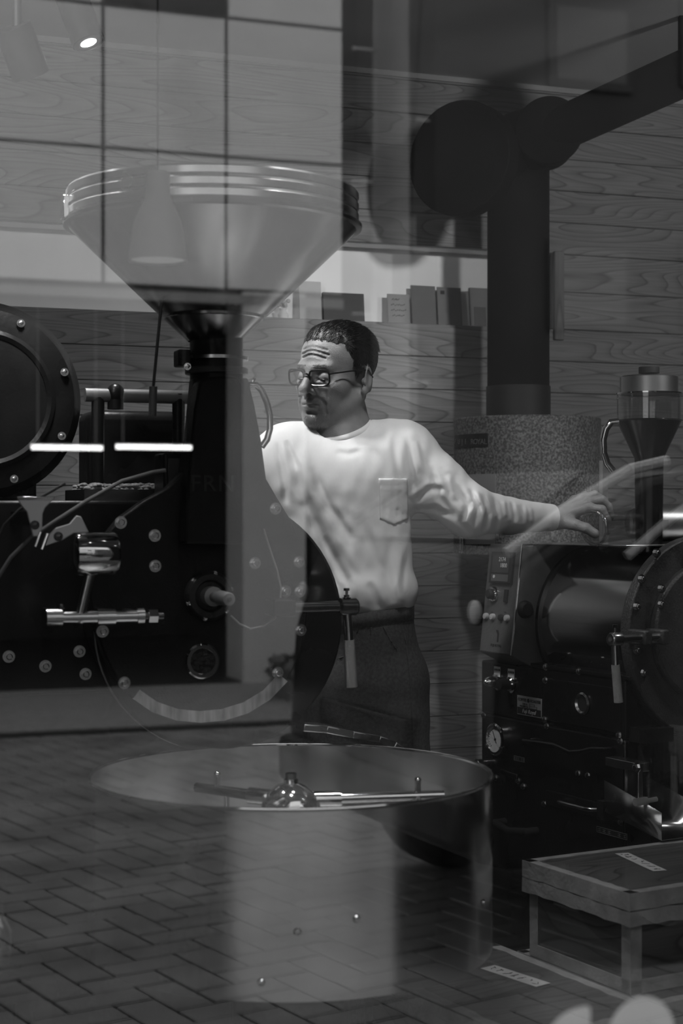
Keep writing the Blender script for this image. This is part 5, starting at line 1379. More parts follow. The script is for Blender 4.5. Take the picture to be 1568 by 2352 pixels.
# bell pendant in front of the funnel
pc = cam(362, 600, 2.5)
pd = thing('pendant_lamp', 'bell-shaped pale metal pendant lamp hanging before the funnel', 'lamp', (pc.x, pc.y, ZC))
hz = pc.z - ZC; rp = 67 * 2.5 / F; hp_ = 205 * 2.5 / F
build(MB().lathe([(rp, 0), (rp * 0.985, 0.012), (rp * 0.92, 0.035), (rp * 0.82, 0.058), (rp * 0.66, 0.078), (rp * 0.46, 0.096), (rp * 0.42, 0.106), (rp * 0.42, hp_ - 0.004), (rp * 0.36, hp_), (0.0005, hp_)], (0, 0, hz), n=56), 'shade', mat('grey painted shade', 0.34, 0.6, 0.0), pd, angle=35)
build(MB().disc((0, 0, hz + 0.003), (0, 0, -1), rp - 0.003, n=40), 'diffuser', mat('dim diffuser', 0.7, 0.5, emit=0.10), pd)
build(MB().cyl((0, 0, hz + hp_), (0, 0, -0.012), 0.0014, n=8).cyl((0, 0, -0.012), (0, 0, -0.0005), 0.03, n=24), 'cord', M_RUBBER, pd)

# ================================================================== glassware on the small roaster
jz0 = zcd + RD + 0.0085
sj = RS.M @ Vector((0.20, 0.13, jz0))
cyl_a = RS.I @ cam(1470, 1203, 3.55)
jr = 48 * 3.55 / F
sjt = thing('steel_canister', 'short steel canister with a glass end lying on the small roaster', 'canister', cam(1522, 1203, 3.70) - Vector((0, 0, jr)), -YAW)
build(MB().lathe([(0.0005, 0), (jr - 0.002, 0), (jr, 0.002), (jr, 0.10), (jr - 0.003, 0.103), (0.0005, 0.103)], (-0.035, 0.0, jr), (1, 0.18, 0), n=48), 'barrel', mat('thin steel sheet', 0.16, 0.35, 0.8), sjt, angle=30)
build(MB().lathe([(jr - 0.001, 0), (jr + 0.003, 0.0), (jr + 0.003, 0.006), (jr - 0.001, 0.006)], (-0.035, 0.0, jr), (1, 0.18, 0), n=48, closed=True), 'rim', M_CHROME, sjt)
build(MB().lathe([(jr - 0.002, 0), (jr, 0), (jr, -0.03), (jr * 0.6, -0.045), (0.0005, -0.045)], (-0.035, 0.0, jr), (1, 0.18, 0), n=48), 'glass_end', M_GLASSTHICK, sjt)
build(MB().obox((-0.005, -jr - 0.0005, jr * 1.0), (1, 0.18, 0), (0, 1, 0), (0, 0, 1), 0.009, 0.001, 0.009), 'square_label', M_INK, sjt)
build(MB().box((-0.03, -0.03, -0.0), (0.06, 0.03, 0.006)), 'cradle', M_BLACK, sjt)
# glass bottle at the very edge of the window, on the tea crate side of the blower stand
gb = cam(-8, 2150, 2.3)
zz0 = CZ - (2215 - CY) / F * 2.3
stl = thing('low_stool', 'low black wooden stool at the foot of the window', 'stool', (gb.x - 0.04, gb.y, 0.0))
build(MB().box((-0.13, -0.10, zz0 - 0.03), (0.11, 0.10, zz0 - 0.001)), 'seat', M_BLACK, stl, bevel=0.004)
for ex in (-0.11, 0.09):
    for ey in (-0.08, 0.08): build(MB().box((ex - 0.012, ey - 0.012, 0), (ex + 0.012, ey + 0.012, zz0 - 0.03)), 'leg', M_BLACK, stl)
gbt = thing('glass_bottle', 'clear glass bottle standing on the low black stool', 'bottle', (gb.x, gb.y, 0.0))
build(MB().lathe([(0.0005, zz0), (0.021, zz0), (0.023, zz0 + 0.004), (0.023, zz0 + 0.05), (0.014, zz0 + 0.066), (0.010, zz0 + 0.074), (0.010, zz0 + 0.088), (0.008, zz0 + 0.088), (0.008, zz0 + 0.074), (0.012, zz0 + 0.064), (0.021, zz0 + 0.048), (0.021, zz0 + 0.006), (0.0005, zz0 + 0.005)], (0, 0, 0), n=40), 'glass', M_GLASSWARE, gbt)

# ================================================================== the man
D0 = 3.45; PX0 = 835
pl_ = cam(PX0, CY, D0)
man = thing('person', 'person in white long-sleeved shirt and glasses looking down, arm stretched to the small roaster', 'person', (pl_.x, pl_.y, 0), -YAW)
def P(px, py, dy=0.0):
    d = D0 + dy
    return np.array(((px - CX) / F * d - (PX0 - CX) / F * D0, dy, CZ - (py - CY) / F * d))
M_SKIN = mat('skin', 0.21, 0.48, var=0.10, vscale=60, bump=0.25, bscale=420)
M_HAIR = mat('dark hair', 0.007, 0.42, var=0.5, vscale=90)
M_SHIRT = mat('white cotton jersey', 0.80, 0.85, var=0.03, vscale=300, bump=0.10, bscale=900)
M_JEANS = mat('dark denim', 0.05, 0.85, var=0.35, vscale=160, bump=0.3, bscale=600)

# --- head frame
PSI, ALF, ROL = math.radians(41), math.radians(5), math.radians(4.5)
HR = Matrix.Rotation(-PSI, 3, 'Z') @ Matrix.Rotation(ALF, 3, 'X') @ Matrix.Rotation(ROL, 3, 'Y')
HS = 0.925
HRn = np.array(HR)
hcen = P(714, 864, -0.03) - HRn @ (np.array((0, -0.092, 0.0)) * HS)
def H(x, y, z): return hcen + HRn @ (np.array((x, y, z)) * HS)

skin = Field((-0.40, -0.26, 1.12), (0.58, 0.30, 1.70), 0.0025)
def he(c, r, k=0.01, sub=False, rot=None):
    R = HR if rot is None else HR @ rot
    skin.ell(H(*c), np.array(r) * HS, k * HS, R, sub)
def hcp(a, b, ra, rb=None, k=0.008, sub=False):
    skin.cap(H(*a), H(*b), ra * HS, (ra if rb is None else rb) * HS, k * HS, 1.0, sub)
he((0, 0.010, 0.040), (0.077, 0.091, 0.076))
he((0, -0.028, 0.045), (0.066, 0.062, 0.056), 0.02)
he((0, -0.030, -0.025), (0.061, 0.066, 0.088), 0.02)
he((0, -0.028, -0.072), (0.053, 0.052, 0.046), 0.02)
for s_ in (-1, 1):
    hcp((s_ * 0.060, 0.012, -0.045), (s_ * 0.030, -0.066, -0.100), 0.013, 0.014, 0.022)
    he((s_ * 0.047, -0.058, -0.024), (0.022, 0.024, 0.020), 0.02)
    he((s_ * 0.030, -0.070, -0.062), (0.022, 0.018, 0.026), 0.02)
he((0, -0.080, -0.102), (0.023, 0.018, 0.018), 0.016)
hcp((-0.040, -0.078, 0.019), (-0.010, -0.087, 0.017), 0.011, 0.010, 0.016)
hcp((0.040, -0.078, 0.019), (0.010, -0.087, 0.017), 0.011, 0.010, 0.016)
for s_ in (-1, 1):
    he((s_ * 0.033, -0.103, 0.000), (0.022, 0.023, 0.0165), 0.010, True)
    he((s_ * 0.032, -0.0755, -0.001), (0.0165, 0.0155, 0.0130), 0.004)
    hcp((s_ * 0.017, -0.0885, -0.0015), (s_ * 0.044, -0.0840, -0.004), 0.0028, 0.0025, 0.002)     # lid fold
    hcp((s_ * 0.018, -0.0895, -0.013), (s_ * 0.042, -0.0850, -0.016), 0.0035, 0.003, 0.006)       # pouch
    hcp((s_ * 0.019, -0.0935, -0.0205), (s_ * 0.043, -0.084, -0.021), 0.0022, 0.002, 0.003, True)
hcp((0, -0.088, 0.014), (0, -0.113, -0.027), 0.0090, 0.0128, 0.010)
he((0, -0.1145, -0.0295), (0.0130, 0.0115, 0.0105), 0.006)
for s_ in (-1, 1):
    he((s_ * 0.0155, -0.0990, -0.0335), (0.0090, 0.0110, 0.0080), 0.005)
    he((s_ * 0.0075, -0.1075, -0.0412), (0.0038, 0.0060, 0.0030), 0.003, True)
    hcp((s_ * 0.0225, -0.1010, -0.026), (s_ * 0.037, -0.0885, -0.062), 0.0058, 0.0058, 0.003, True)
    hcp((s_ * 0.037, -0.0885, -0.062), (s_ * 0.038, -0.0850, -0.084), 0.0058, 0.0050, 0.004, True)
he((0, -0.080, -0.061), (0.030, 0.020, 0.022), 0.014)
hcp((-0.021, -0.0905, -0.0600), (0, -0.0995, -0.0570), 0.0042, 0.0062, 0.004)
hcp((0.021, -0.0905, -0.0600), (0, -0.0995, -0.0570), 0.0042, 0.0062, 0.004)
hcp((-0.015, -0.0925, -0.0700), (0.015, -0.0925, -0.0700), 0.0065, 0.0065, 0.005)
hcp((-0.024, -0.0935, -0.0650), (0, -0.1055, -0.0637), 0.0022, 0.0026, 0.002, True)
hcp((0.024, -0.0935, -0.0650), (0, -0.1055, -0.0637), 0.0022, 0.0026, 0.002, True)
hcp((-0.012, -0.0945, -0.0810), (0.012, -0.0945, -0.0810), 0.005, 0.005, 0.006, True)
for zz, w_ in ((0.044, 0.034), (0.0535, 0.040), (0.063, 0.036)):
    n = 8
    for i in range(n):
        xa_ = -w_ + 2 * w_ * i / n; xb2 = xa_ + 2 * w_ / n
        f_ = lambda x: (x, -0.0905 + 8.0 * x * x - (zz - 0.044) * -0.12, zz + 0.004 * math.cos(x * 60) - 1.2 * x * x)
        hcp(f_(xa_), f_(xb2), 0.0024, 0.0024, 0.0028, True)
for s_ in (-1, 1):
    he((s_ * 0.0790, 0.018, -0.008), (0.0065, 0.019, 0.031), 0.004, rot=Matrix.Rotation(s_ * 0.35, 3, 'Z') @ Matrix.Rotation(0.15, 3, 'X'))
    he((s_ * 0.0860, 0.012, -0.003), (0.0055, 0.011, 0.020), 0.004, True, rot=Matrix.Rotation(s_ * 0.35, 3, 'Z'))
    he((s_ * 0.0775, 0.006, -0.034), (0.007, 0.009, 0.010), 0.006)
    he((s_ * 0.0780, 0.002, -0.012), (0.006, 0.005, 0.008), 0.004)
# neck and hidden upper body, arms
neck_b = P(800, 1030, 0.045)
skin.cap(H(0, 0.012, -0.055), neck_b, 0.049, 0.058, 0.02)
skin.cap(H(0, -0.005, -0.09), P(782, 1015, 0.01), 0.022, 0.032, 0.025)
skin.cap(P(795, 1060, 0.04), P(805, 1290, 0.02), 0.085, 0.085, 0.03)
skin.cap(P(700, 1050, 0.05), P(905, 1045, 0.04), 0.038, 0.038, 0.03)
sh_l, el_l, wr_l = P(925, 1050, 0.04), P(1072, 1170, 0.01), P(1276, 1190, 0.130)
skin.cap(sh_l, el_l, 0.040, 0.034, 0.02); skin.cap(el_l, wr_l, 0.034, 0.0235, 0.01)
sh_r, el_r, wr_r = P(660, 1045, 0.05), P(570, 1085, 0.15), P(527, 1083, -0.06)
skin.cap(sh_r, el_r, 0.040, 0.034, 0.02); skin.cap(el_r, wr_r, 0.034, 0.0235, 0.01)
def finger(pts, r, taper=0.86):
    rr_ = r
    for a, b in zip(pts[:-1], pts[1:]):
        skin.cap(a, b, rr_, rr_ * taper ** 0.5, 0.0035); rr_ *= taper ** 0.5
def hand_left():
    w = wr_l
    skin.cap(w, P(1312, 1184, 0.135), 0.0245, 0.020, 0.012)
    # back of the hand: fan of metacarpals
    kn = [P(1352, 1166, 0.108), P(1346, 1152, 0.126), P(1333, 1146, 0.148), P(1318, 1150, 0.168)]
    for i, k_ in enumerate(kn):
        skin.cap(P(1290, 1183 - i * 2, 0.122 + i * 0.010), k_, 0.0150, 0.0105, 0.010)
    finger([kn[0], P(1382, 1170, 0.098), P(1394, 1194, 0.100), P(1394, 1221, 0.106)], 0.0100)
    finger([kn[1], P(1380, 1147, 0.124), P(1396, 1163, 0.134), P(1402, 1186, 0.142)], 0.0104)
    finger([kn[2], P(1365, 1136, 0.152), P(1384, 1148, 0.162), P(1394, 1168, 0.170)], 0.0098)
    finger([kn[3], P(1342, 1137, 0.178), P(1358, 1146, 0.188), P(1368, 1162, 0.194)], 0.0086)
    skin.cap(P(1292, 1196, 0.118), P(1322, 1206, 0.092), 0.0175, 0.0125, 0.010)
    finger([P(1322, 1206, 0.092), P(1345, 1213, 0.082), P(1366, 1226, 0.080)], 0.0118, 0.88)
    for k_ in kn: skin.ell(k_ + np.array((0, -0.002, 0.004)), (0.009, 0.008, 0.008), 0.006)
hand_left()
def hand_right():
    w = wr_r; f = (wr_r - el_r) / np.linalg.norm(wr_r - el_r); side = np.cross(f, (0, 0, 1)); side /= np.linalg.norm(side); up_ = np.cross(side, f)
    for i in range(4):
        u = (i - 1.5) * 0.017
        k_ = w + f * 0.075 + side * u + up_ * 0.004
        skin.cap(w + f * 0.015 + side * u * 0.6, k_, 0.0145, 0.0105, 0.01)
        finger([k_, k_ + f * 0.036 - up_ * 0.012, k_ + f * 0.046 - up_ * 0.036, k_ + f * 0.034 - up_ * 0.052], 0.0096)
    t0_ = w + f * 0.03 + side * -0.026
    skin.cap(w + f * 0.02 - side * 0.012, t0_ + f * 0.01 - up_ * 0.01, 0.017, 0.0125, 0.01)
    finger([t0_ + f * 0.01 - up_ * 0.01, t0_ + f * 0.034 - up_ * 0.026, t0_ + f * 0.056 - up_ * 0.036 + side * 0.008], 0.0116, 0.88)
hand_right()
body_me = skin.mesh('body'); body_me.materials.append(M_SKIN)
body = bpy.data.objects.new('body', body_me); link(body, man)

# --- hair, brows and beard grown from the head surface
nv = len(body_me.vertices)
co = np.empty(nv * 3, np.float32); body_me.vertices.foreach_get('co', co); co = co.reshape(-1, 3).astype(np.float64)
no = np.empty(nv * 3, np.float32); body_me.vertices.foreach_get('normal', no); no = no.reshape(-1, 3).astype(np.float64)
q = (co - hcen) @ HRn / HS
qn = no @ HRn
hl = np.interp(q[:, 1], [-0.10, -0.075, -0.050, -0.034, -0.020, -0.006, 0.008, 0.030, 0.050, 0.075, 0.12], [0.092, 0.082, 0.066, 0.045, 0.018, 0.000, 0.024, 0.024, -0.020, -0.060, -0.062])
front_w = np.clip((np.abs(q[:, 0]) - 0.03) / 0.03, 0, 1)
hl = np.where(q[:, 1] < -0.045, np.maximum(hl, 0.078 - 0.02 * (1 - front_w)), hl)
hl = hl + 0.0022 * np.sin(q[:, 0] * 310 + q[:, 1] * 170) + 0.0016 * np.sin(q[:, 0] * 690 - q[:, 1] * 450 + 1.0)
headm = (np.abs(q[:, 0]) < 0.082) & (q[:, 2] > -0.07) & (np.abs(q[:, 1]) < 0.13)
hm = headm & (q[:, 2] > hl) & ~((np.abs(q[:, 0]) > 0.0745) & (np.abs(q[:, 1] - 0.016) < 0.026) & (q[:, 2] < 0.026))
rise = np.clip((q[:, 2] - hl) / 0.03, 0, 1) * np.interp(q[:, 2], [0.0, 0.05, 0.09], [0.002, 0.004, 0.008])
polys = np.empty(len(body_me.polygons) * 4, np.int32); body_me.polygons.foreach_get('vertices', polys); polys = polys.reshape(-1, 4)
keep = hm[polys].all(1)
ids = np.unique(polys[keep]); remap = -np.ones(nv, int); remap[ids] = np.arange(len(ids))
cap_co = co[ids] + no[ids] * (rise[ids] + 0.0006)[:, None]
hair_mb_v = [tuple(v) for v in cap_co]; hair_mb_f = [tuple(remap[f]) for f in polys[keep]]
def strands(roots, normals, dirs, lens, wid, v, f, curl=0.0, lift=0.35):
    for p, n__, d, L_, w_ in zip(roots, normals, dirs, lens, wid):
        d = d - n__ * (d @ n__) * 0.9; d = d / (np.linalg.norm(d) + 1e-9)
        a1_ = p + (n__ * lift + d * (1 - lift)) * L_ * 0.5; a2_ = p + (n__ * lift * 0.7 + d) * L_
        s_ = np.cross(d, n__); s_ = s_ / (np.linalg.norm(s_) + 1e-9) * w_
        o_ = len(v)
        v += [tuple(p - s_), tuple(p + s_), tuple(p + n__ * w_), tuple(a1_ - s_ * 0.8), tuple(a1_ + s_ * 0.8), tuple(a1_ + n__ * w_ * 0.8), tuple(a2_)]
        for i in range(3):
            j = (i + 1) % 3; f += [(o_ + i, o_ + j, o_ + 3 + j, o_ + 3 + i), (o_ + 3 + i, o_ + 3 + j, o_ + 6)]
# comb: top hair swept up and back towards his left, sides down
pick = rng.choice(ids, 9000)
rt = co[pick] + no[pick] * (rise[pick] * 0.9)[:, None]
up_w = np.clip((q[pick, 2] - 0.05) / 0.04, 0, 1)[:, None]
dl = np.concatenate([np.stack([0.45 * np.ones(len(pick)), 0.8 * np.ones(len(pick)), 0.25 * np.ones(len(pick))], 1)], 0) * up_w + np.array((0, 0.35, -1.0))[None] * (1 - up_w)
frt = (q[pick, 1] < -0.04)[:, None]
dl = np.where(frt, np.array((0.35, 0.25, 0.9))[None] + 0 * dl, dl) + rng.normal(0, 0.22, dl.shape)
dirs = dl @ HRn.T
lens = np.where(up_w[:, 0] > 0.3, rng.uniform(0.010, 0.020, len(pick)), rng.uniform(0.003, 0.006, len(pick)))
strands(rt, no[pick], dirs, lens, rng.uniform(0.0006, 0.0012, len(pick)), hair_mb_v, hair_mb_f, lift=0.25)
near = np.where(headm & (q[:, 2] > hl - 0.003) & (q[:, 2] < hl + 0.007) & ~((np.abs(q[:, 0]) > 0.0745) & (np.abs(q[:, 1] - 0.016) < 0.026)))[0]
fi = rng.choice(near, 1500)
fd = np.where((q[fi, 1] < -0.03)[:, None], np.array((0.25, 0.1, 1.0))[None], np.array((0.0, -0.25, -1.0))[None]) + rng.normal(0, 0.35, (len(fi), 3))
strands(co[fi], no[fi], fd @ HRn.T, rng.uniform(0.004, 0.010, len(fi)), rng.uniform(0.0002, 0.0005, len(fi)), hair_mb_v, hair_mb_f, lift=0.3)
def raw_mesh(name, v, f, m):
    me = bpy.data.meshes.new(name); me.from_pydata(v, [], f); me.materials.append(m)
    for p in me.polygons: p.use_smooth = True
    return me
hob = bpy.data.objects.new('hair', raw_mesh('hair', hair_mb_v, hair_mb_f, M_HAIR)); link(hob, man); tag(hob, 'short dark hair combed up from the forehead')
v_, f_l = [], []
bmk = headm & (np.abs(np.abs(q[:, 0]) - 0.030) < 0.020) & (np.abs(q[:, 2] - (0.0225 - 0.10 * np.maximum(0, np.abs(q[:, 0]) - 0.03))) < 0.0032) & (q[:, 1] < -0.055)
bi = rng.choice(np.where(bmk)[0], 150)
sgn = np.sign(q[bi, 0])[:, None]
strands(co[bi], no[bi], (np.array((1.0, 0.1, 0.25))[None] * np.concatenate([sgn, np.ones_like(sgn), np.ones_like(sgn)], 1) + rng.normal(0, 0.2, (len(bi), 3))) @ HRn.T, rng.uniform(0.004, 0.008, len(bi)), np.full(len(bi), 0.0003), v_, f_l, lift=0.2)
bro = bpy.data.objects.new('eyebrows', raw_mesh('eyebrows', v_, f_l, mat('grey brow hair', 0.06, 0.5))); link(bro, man)
v_, f_l = [], []
gm_ = (np.abs(q[:, 0]) < 0.024) & (q[:, 2] < -0.088) & (q[:, 2] > -0.122) & (q[:, 1] < -0.066)
gi = rng.choice(np.where(gm_)[0], 520)
strands(co[gi], no[gi], (np.array((0.0, -0.3, -1.0))[None] + rng.normal(0, 0.3, (len(gi), 3))) @ HRn.T, rng.uniform(0.004, 0.009, len(gi)), np.full(len(gi), 0.00028), v_, f_l, lift=0.4)
gob = bpy.data.objects.new('goatee', raw_mesh('goatee', v_, f_l, mat('greying beard', 0.22, 0.5))); link(gob, man); tag(gob, 'short greying goatee')
# lowered eyes
for s_ in (-1, 1):
    c_ = H(s_ * 0.0315, -0.0880, -0.0070)
    mb = MB(); mb.sphere((0, 0, 0), 1.0, nu=16, nv=10, scale=(0.0112 * HS, 0.0042 * HS, 0.0026 * HS))
    me = mb.mesh('eye'); me.transform(Matrix.Translation(Vector(c_)) @ HR.to_4x4() @ Matrix.Rotation(-s_ * 0.25, 4, 'Z')); me.materials.append(mat('dark eye', 0.012, 0.4))
    link(bpy.data.objects.new('eye', me), man)
# spectacles
M_FRAME = mat('black spectacle frame', 0.012, 0.25)
gl_root = build(MB().tube([H(*p) for p in ((-0.009, -0.1070, 0.002), (-0.004, -0.1120, 0.006), (0.004, -0.1120, 0.006), (0.009, -0.1070, 0.002))], 0.0022, n=8), 'glasses', M_FRAME, man)
tag(gl_root, 'thin black rectangular glasses')
for s_ in (-1, 1):
    pts = []; n = 40
    for i in range(n):
        t = 2 * math.pi * i / n; cx_, cz_ = math.cos(t), math.sin(t)
        u = 0.0265 * math.copysign(abs(cx_) ** 0.5, cx_); w_ = 0.0175 * math.copysign(abs(cz_) ** 0.55, cz_)
        x_ = s_ * 0.0350 + u; pts.append(H(x_, -0.1065 + 3.2 * max(0, abs(x_) - 0.012) ** 2 + 0.10 * w_ * -1, -0.0040 + w_ + 0.03 * abs(x_)))
    build(MB().tube(pts, 0.0021, n=6, closed=True), 'rim', M_FRAME, gl_root)
    tp2 = [H(*p) for p in ((s_ * 0.0610, -0.0985, 0.006), (s_ * 0.068, -0.090, 0.008), (s_ * 0.0765, -0.045, 0.012), (s_ * 0.0815, 0.0, 0.014), (s_ * 0.0825, 0.014, 0.012), (s_ * 0.0815, 0.030, -0.004))]
    build(MB().tube(tp2, 0.0018, n=6), 'temple', M_FRAME, gl_root)
    lens_ = MB().add([tuple(p) for p in pts], [tuple(range(n))]); build(lens_, 'lens', M_LENS, gl_root)

# --- shirt
sf_ = Field((-0.38, -0.24, 0.96), (0.46, 0.30, 1.52), 0.003)
sf_.cap(P(790, 1150, 0.02), P(812, 1340, 0.005), 0.140, 0.128, 0.03, 0.74)
sf_.cap(P(690, 1085, 0.04), P(890, 1085, 0.03), 0.080, 0.078, 0.05)
sf_.ell(P(820, 1362, 0.0), (0.124, 0.092, 0.056), 0.03)
sf_.cap(P(668, 1040, 0.05), P(925, 1034, 0.04), 0.050, 0.054, 0.05)
sf_.cap(P(700, 1028, 0.045), P(790, 1020, 0.06), 0.036, 0.028, 0.04); sf_.cap(P(885, 1018, 0.045), P(815, 1006, 0.07), 0.036, 0.026, 0.04)
# left sleeve (to the small roaster)
sf_.cap(P(930, 1046, 0.035), P(1000, 1112, 0.02), 0.066, 0.060, 0.035); sf_.cap(P(1000, 1112, 0.02), P(1070, 1168, 0.01), 0.060, 0.056, 0.02)
sf_.cap(P(1070, 1170, 0.01), P(1170, 1185, 0.068), 0.052, 0.039, 0.015); sf_.cap(P(1170, 1185, 0.068), P(1285, 1190, 0.136), 0.039, 0.0275, 0.01)
sf_.ell(P(1082, 1192, 0.015), (0.042, 0.036, 0.036), 0.02)
# right sleeve (behind the column)
sf_.cap(P(655, 1050, 0.05), P(572, 1084, 0.15), 0.066, 0.054, 0.035); sf_.cap(P(572, 1084, 0.15), P(527, 1083, -0.045), 0.052, 0.033, 0.012)
# cuffs cut off square, neck opened
def cut(fieldobj, p, n, r):
    p = np.array(p); n = np.array(n, float); n /= np.linalg.norm(n)
    fieldobj.blend(lambda X, Y, Z: np.maximum(-((X - p[0]) * n[0] + (Y - p[1]) * n[1] + (Z - p[2]) * n[2]), np.sqrt((X - p[0]) ** 2 + (Y - p[1]) ** 2 + (Z - p[2]) ** 2) - r), p - r, p + r, 0.0, True)
cut(sf_, P(1270, 1189, 0.128), P(1285, 1191, 0.136) - P(1170, 1185, 0.068), 0.06)
cut(sf_, P(528, 1083, -0.036), wr_r - el_r, 0.06)
sf_.cap(H(0, 0.02, -0.06), P(784, 1004, 0.024), 0.062, 0.060, 0.006, 1.0, True)
# drape: folds as soft grooves and ridges seen from the front
X_, Y_, Z_ = np.meshgrid(*sf_.ax, indexing='ij', sparse=True)
disp = np.zeros_like(sf_.D)
def fold(pts, w_px, mm):
    global disp
    pts = [P(*p) for p in pts]; w_ = w_px * D0 / F
    best = None; len_i = 0
    for a, b in zip(pts[:-1], pts[1:]):
        ax2, az2 = b[0] - a[0], b[2] - a[2]; l2 = ax2 * ax2 + az2 * az2
        h_ = np.clip(((X_ - a[0]) * ax2 + (Z_ - a[2]) * az2) / l2, 0, 1)
        sg_ = ((X_ - a[0]) * az2 - (Z_ - a[2]) * ax2) / math.sqrt(l2)
        d2 = (X_ - a[0] - h_ * ax2) ** 2 + (Z_ - a[2] - h_ * az2) ** 2
        si = (len_i + h_) / (len(pts) - 1); len_i += 1
        e_ = np.exp(-d2 / (w_ * w_)) * np.clip(6.0 * si * (1 - si), 0, 1) * (0.55 + 0.9 * np.clip(sg_ / w_, -1.2, 1.2))
        best = e_ if best is None else np.where(np.abs(e_) > np.abs(best), e_, best)
    g = best * mm * 0.001
    disp = disp + g * (Y_ < 0.06)
FOLDS = [([(672, 1030), (700, 1130), (745, 1230), (800, 1330), (815, 1400)], 12, 9), ([(695, 1030), (728, 1130), (775, 1225), (828, 1310)], 14, -6), ([(700, 1150), (735, 1250), (775, 1340), (790, 1400)], 10, 7),
         ([(720, 1070), (760, 1160), (815, 1240)], 11, 6), ([(705, 1240), (730, 1320), (760, 1390)], 11, 7), ([(720, 1330), (745, 1400)], 9, 6), ([(745, 1300), (790, 1380)], 9, -5),
         ([(835, 1195), (862, 1260), (880, 1310)], 13, 5), ([(905, 1230), (890, 1300), (905, 1380)], 13, 5), ([(925, 1250), (915, 1340), (925, 1390)], 10, -5), ([(850, 1330), (880, 1400)], 11, 5), ([(780, 1385), (860, 1405), (930, 1385)], 9, 5),
         ([(640, 1015), (655, 1090), (665, 1160)], 9, 6), ([(660, 1010), (690, 1080)], 8, 5), ([(770, 1036), (800, 1042), (832, 1034)], 9, 3),
         ([(905, 1000), (915, 1080), (930, 1150)], 9, 5), ([(935, 1000), (948, 1080), (955, 1140)], 8, 6), ([(955, 1010), (972, 1090)], 8, -4), ([(940, 1150), (985, 1120), (1020, 1120)], 9, 7), ([(945, 1165), (1000, 1165), (1040, 1185)], 8, 6), ([(990, 1070), (1010, 1140), (1060, 1200)], 10, 6),
         ([(1030, 1090), (1045, 1150)], 8, -5), ([(1050, 1110), (1075, 1160), (1060, 1200), (1085, 1228)], 8, 8), ([(1078, 1120), (1096, 1165), (1090, 1215)], 6, 7), ([(1092, 1125), (1110, 1170), (1104, 1220)], 6, -6), ([(1108, 1135), (1122, 1180), (1118, 1222)], 6, 6),
         ([(1135, 1142), (1146, 1185), (1142, 1222)], 6, 4), ([(1160, 1148), (1166, 1190)], 6, -4), ([(1180, 1150), (1190, 1200)], 6, 4), ([(1205, 1155), (1210, 1205)], 7, 3.5), ([(1228, 1160), (1232, 1205)], 6, -3)]
for pts, w_, mm in FOLDS: fold(pts, w_ * 1.0, mm * 0.95)
rip = 0.0005 * np.sin(X_ * 90 + Z_ * 60 + 2 * np.sin(Z_ * 25)) * np.sin(Z_ * 70 - X_ * 40) + 0.0003 * np.sin(X_ * 150 - Z_ * 90 + Y_ * 60)
sf_.D += (disp + rip).astype(np.float32)
shirt_me = sf_.mesh('shirt'); shirt_me.materials.append(M_SHIRT)
shirt = bpy.data.objects.new('shirt', shirt_me); link(shirt, man); tag(shirt, 'white long-sleeved jersey shirt')
# ribbed collar
cl = []
for i in range(48):
    t = 2 * math.pi * i / 48; base = P(784, 990, 0.028)
    x_, y_ = 0.059 * math.cos(t), 0.060 * math.sin(t)
    cl.append(base + np.array((x_, y_, 0.34 * y_ + 0.014 * math.cos(t))))
build(MB().tube(cl, 0.0085, n=10, closed=True), 'collar', M_SHIRT, shirt)
# chest pocket laid on the cloth
def surf_y(x, z):
    i = int((x - sf_.lo[0]) / sf_.h); k = int((z - sf_.lo[2]) / sf_.h)
    col_ = sf_.D[i, :, k]; w_ = np.where(col_ < 0)[0]
    if len(w_) == 0 or w_[0] == 0: return 0.0
    j = w_[0]; a, b = col_[j - 1], col_[j]
    return float(sf_.ax[1][j - 1] + sf_.h * a / (a - b))
nx_, nz_ = 16, 22; mb = MB(); vs = []
for j in range(nz_ + 1):
    for i in range(nx_ + 1):
        u, v = i / nx_, j / nz_
        px_ = 870 + 66 * u + 2 * v; bot = 1192 + 14 * (1 - abs(2 * u - 1)); py_ = 1099 + (bot - 1099) * v
        p = P(px_, py_, -0.06); y = surf_y(p[0], p[2]); p = P(px_, py_, y); y = surf_y(p[0], p[2])
        edge = min(u, 1 - u, 1 - v) * 1.0
        off = 0.0016 if 0.02 < edge else 0.0006
        if 0.02 < edge < 0.10 and v > 0.0: off = 0.0021
        if abs(v - 0.16) < 0.03: off -= 0.0007
        vs.append((p[0], y - off, p[2]))
fs = [(j * (nx_ + 1) + i, j * (nx_ + 1) + i + 1, (j + 1) * (nx_ + 1) + i + 1, (j + 1) * (nx_ + 1) + i) for j in range(nz_) for i in range(nx_)]
mb.add(vs, fs); po = build(mb, 'pocket', M_SHIRT, shirt, angle=80); so = po.modifiers.new('thickness', 'SOLIDIFY'); so.thickness = 0.0012

# --- trousers and shoes
tf = Field((-0.24, -0.20, 0.03), (0.24, 0.22, 1.08), 0.0042)
tf.cap(P(832, 1408, 0.005), P(842, 1530, 0.01), 0.108, 0.114, 0.02, 0.82)
for px_, py0 in ((898, 1580), (785, 1580)):
    a = P(px_, py0, 0.0); kx = a[0] + (0.010 if px_ > 850 else -0.012)
    tf.cap(a, (kx, -0.01, 0.50), 0.083, 0.070, 0.03); tf.cap((kx, -0.01, 0.50), (kx, 0.02, 0.09), 0.070, 0.062, 0.02)
Xt, Yt, Zt = np.meshgrid(*tf.ax, indexing='ij', sparse=True)
tf.D += (0.0018 * np.sin(Xt * 55 + Zt * 38 + 1.6 * np.sin(Zt * 17)) * np.sin(Zt * 31 - Xt * 21)).astype(np.float32)
wz = P(832, 1404)[2]
tf.D[:, :, int((wz - tf.lo[2]) / tf.h):] = 0.05
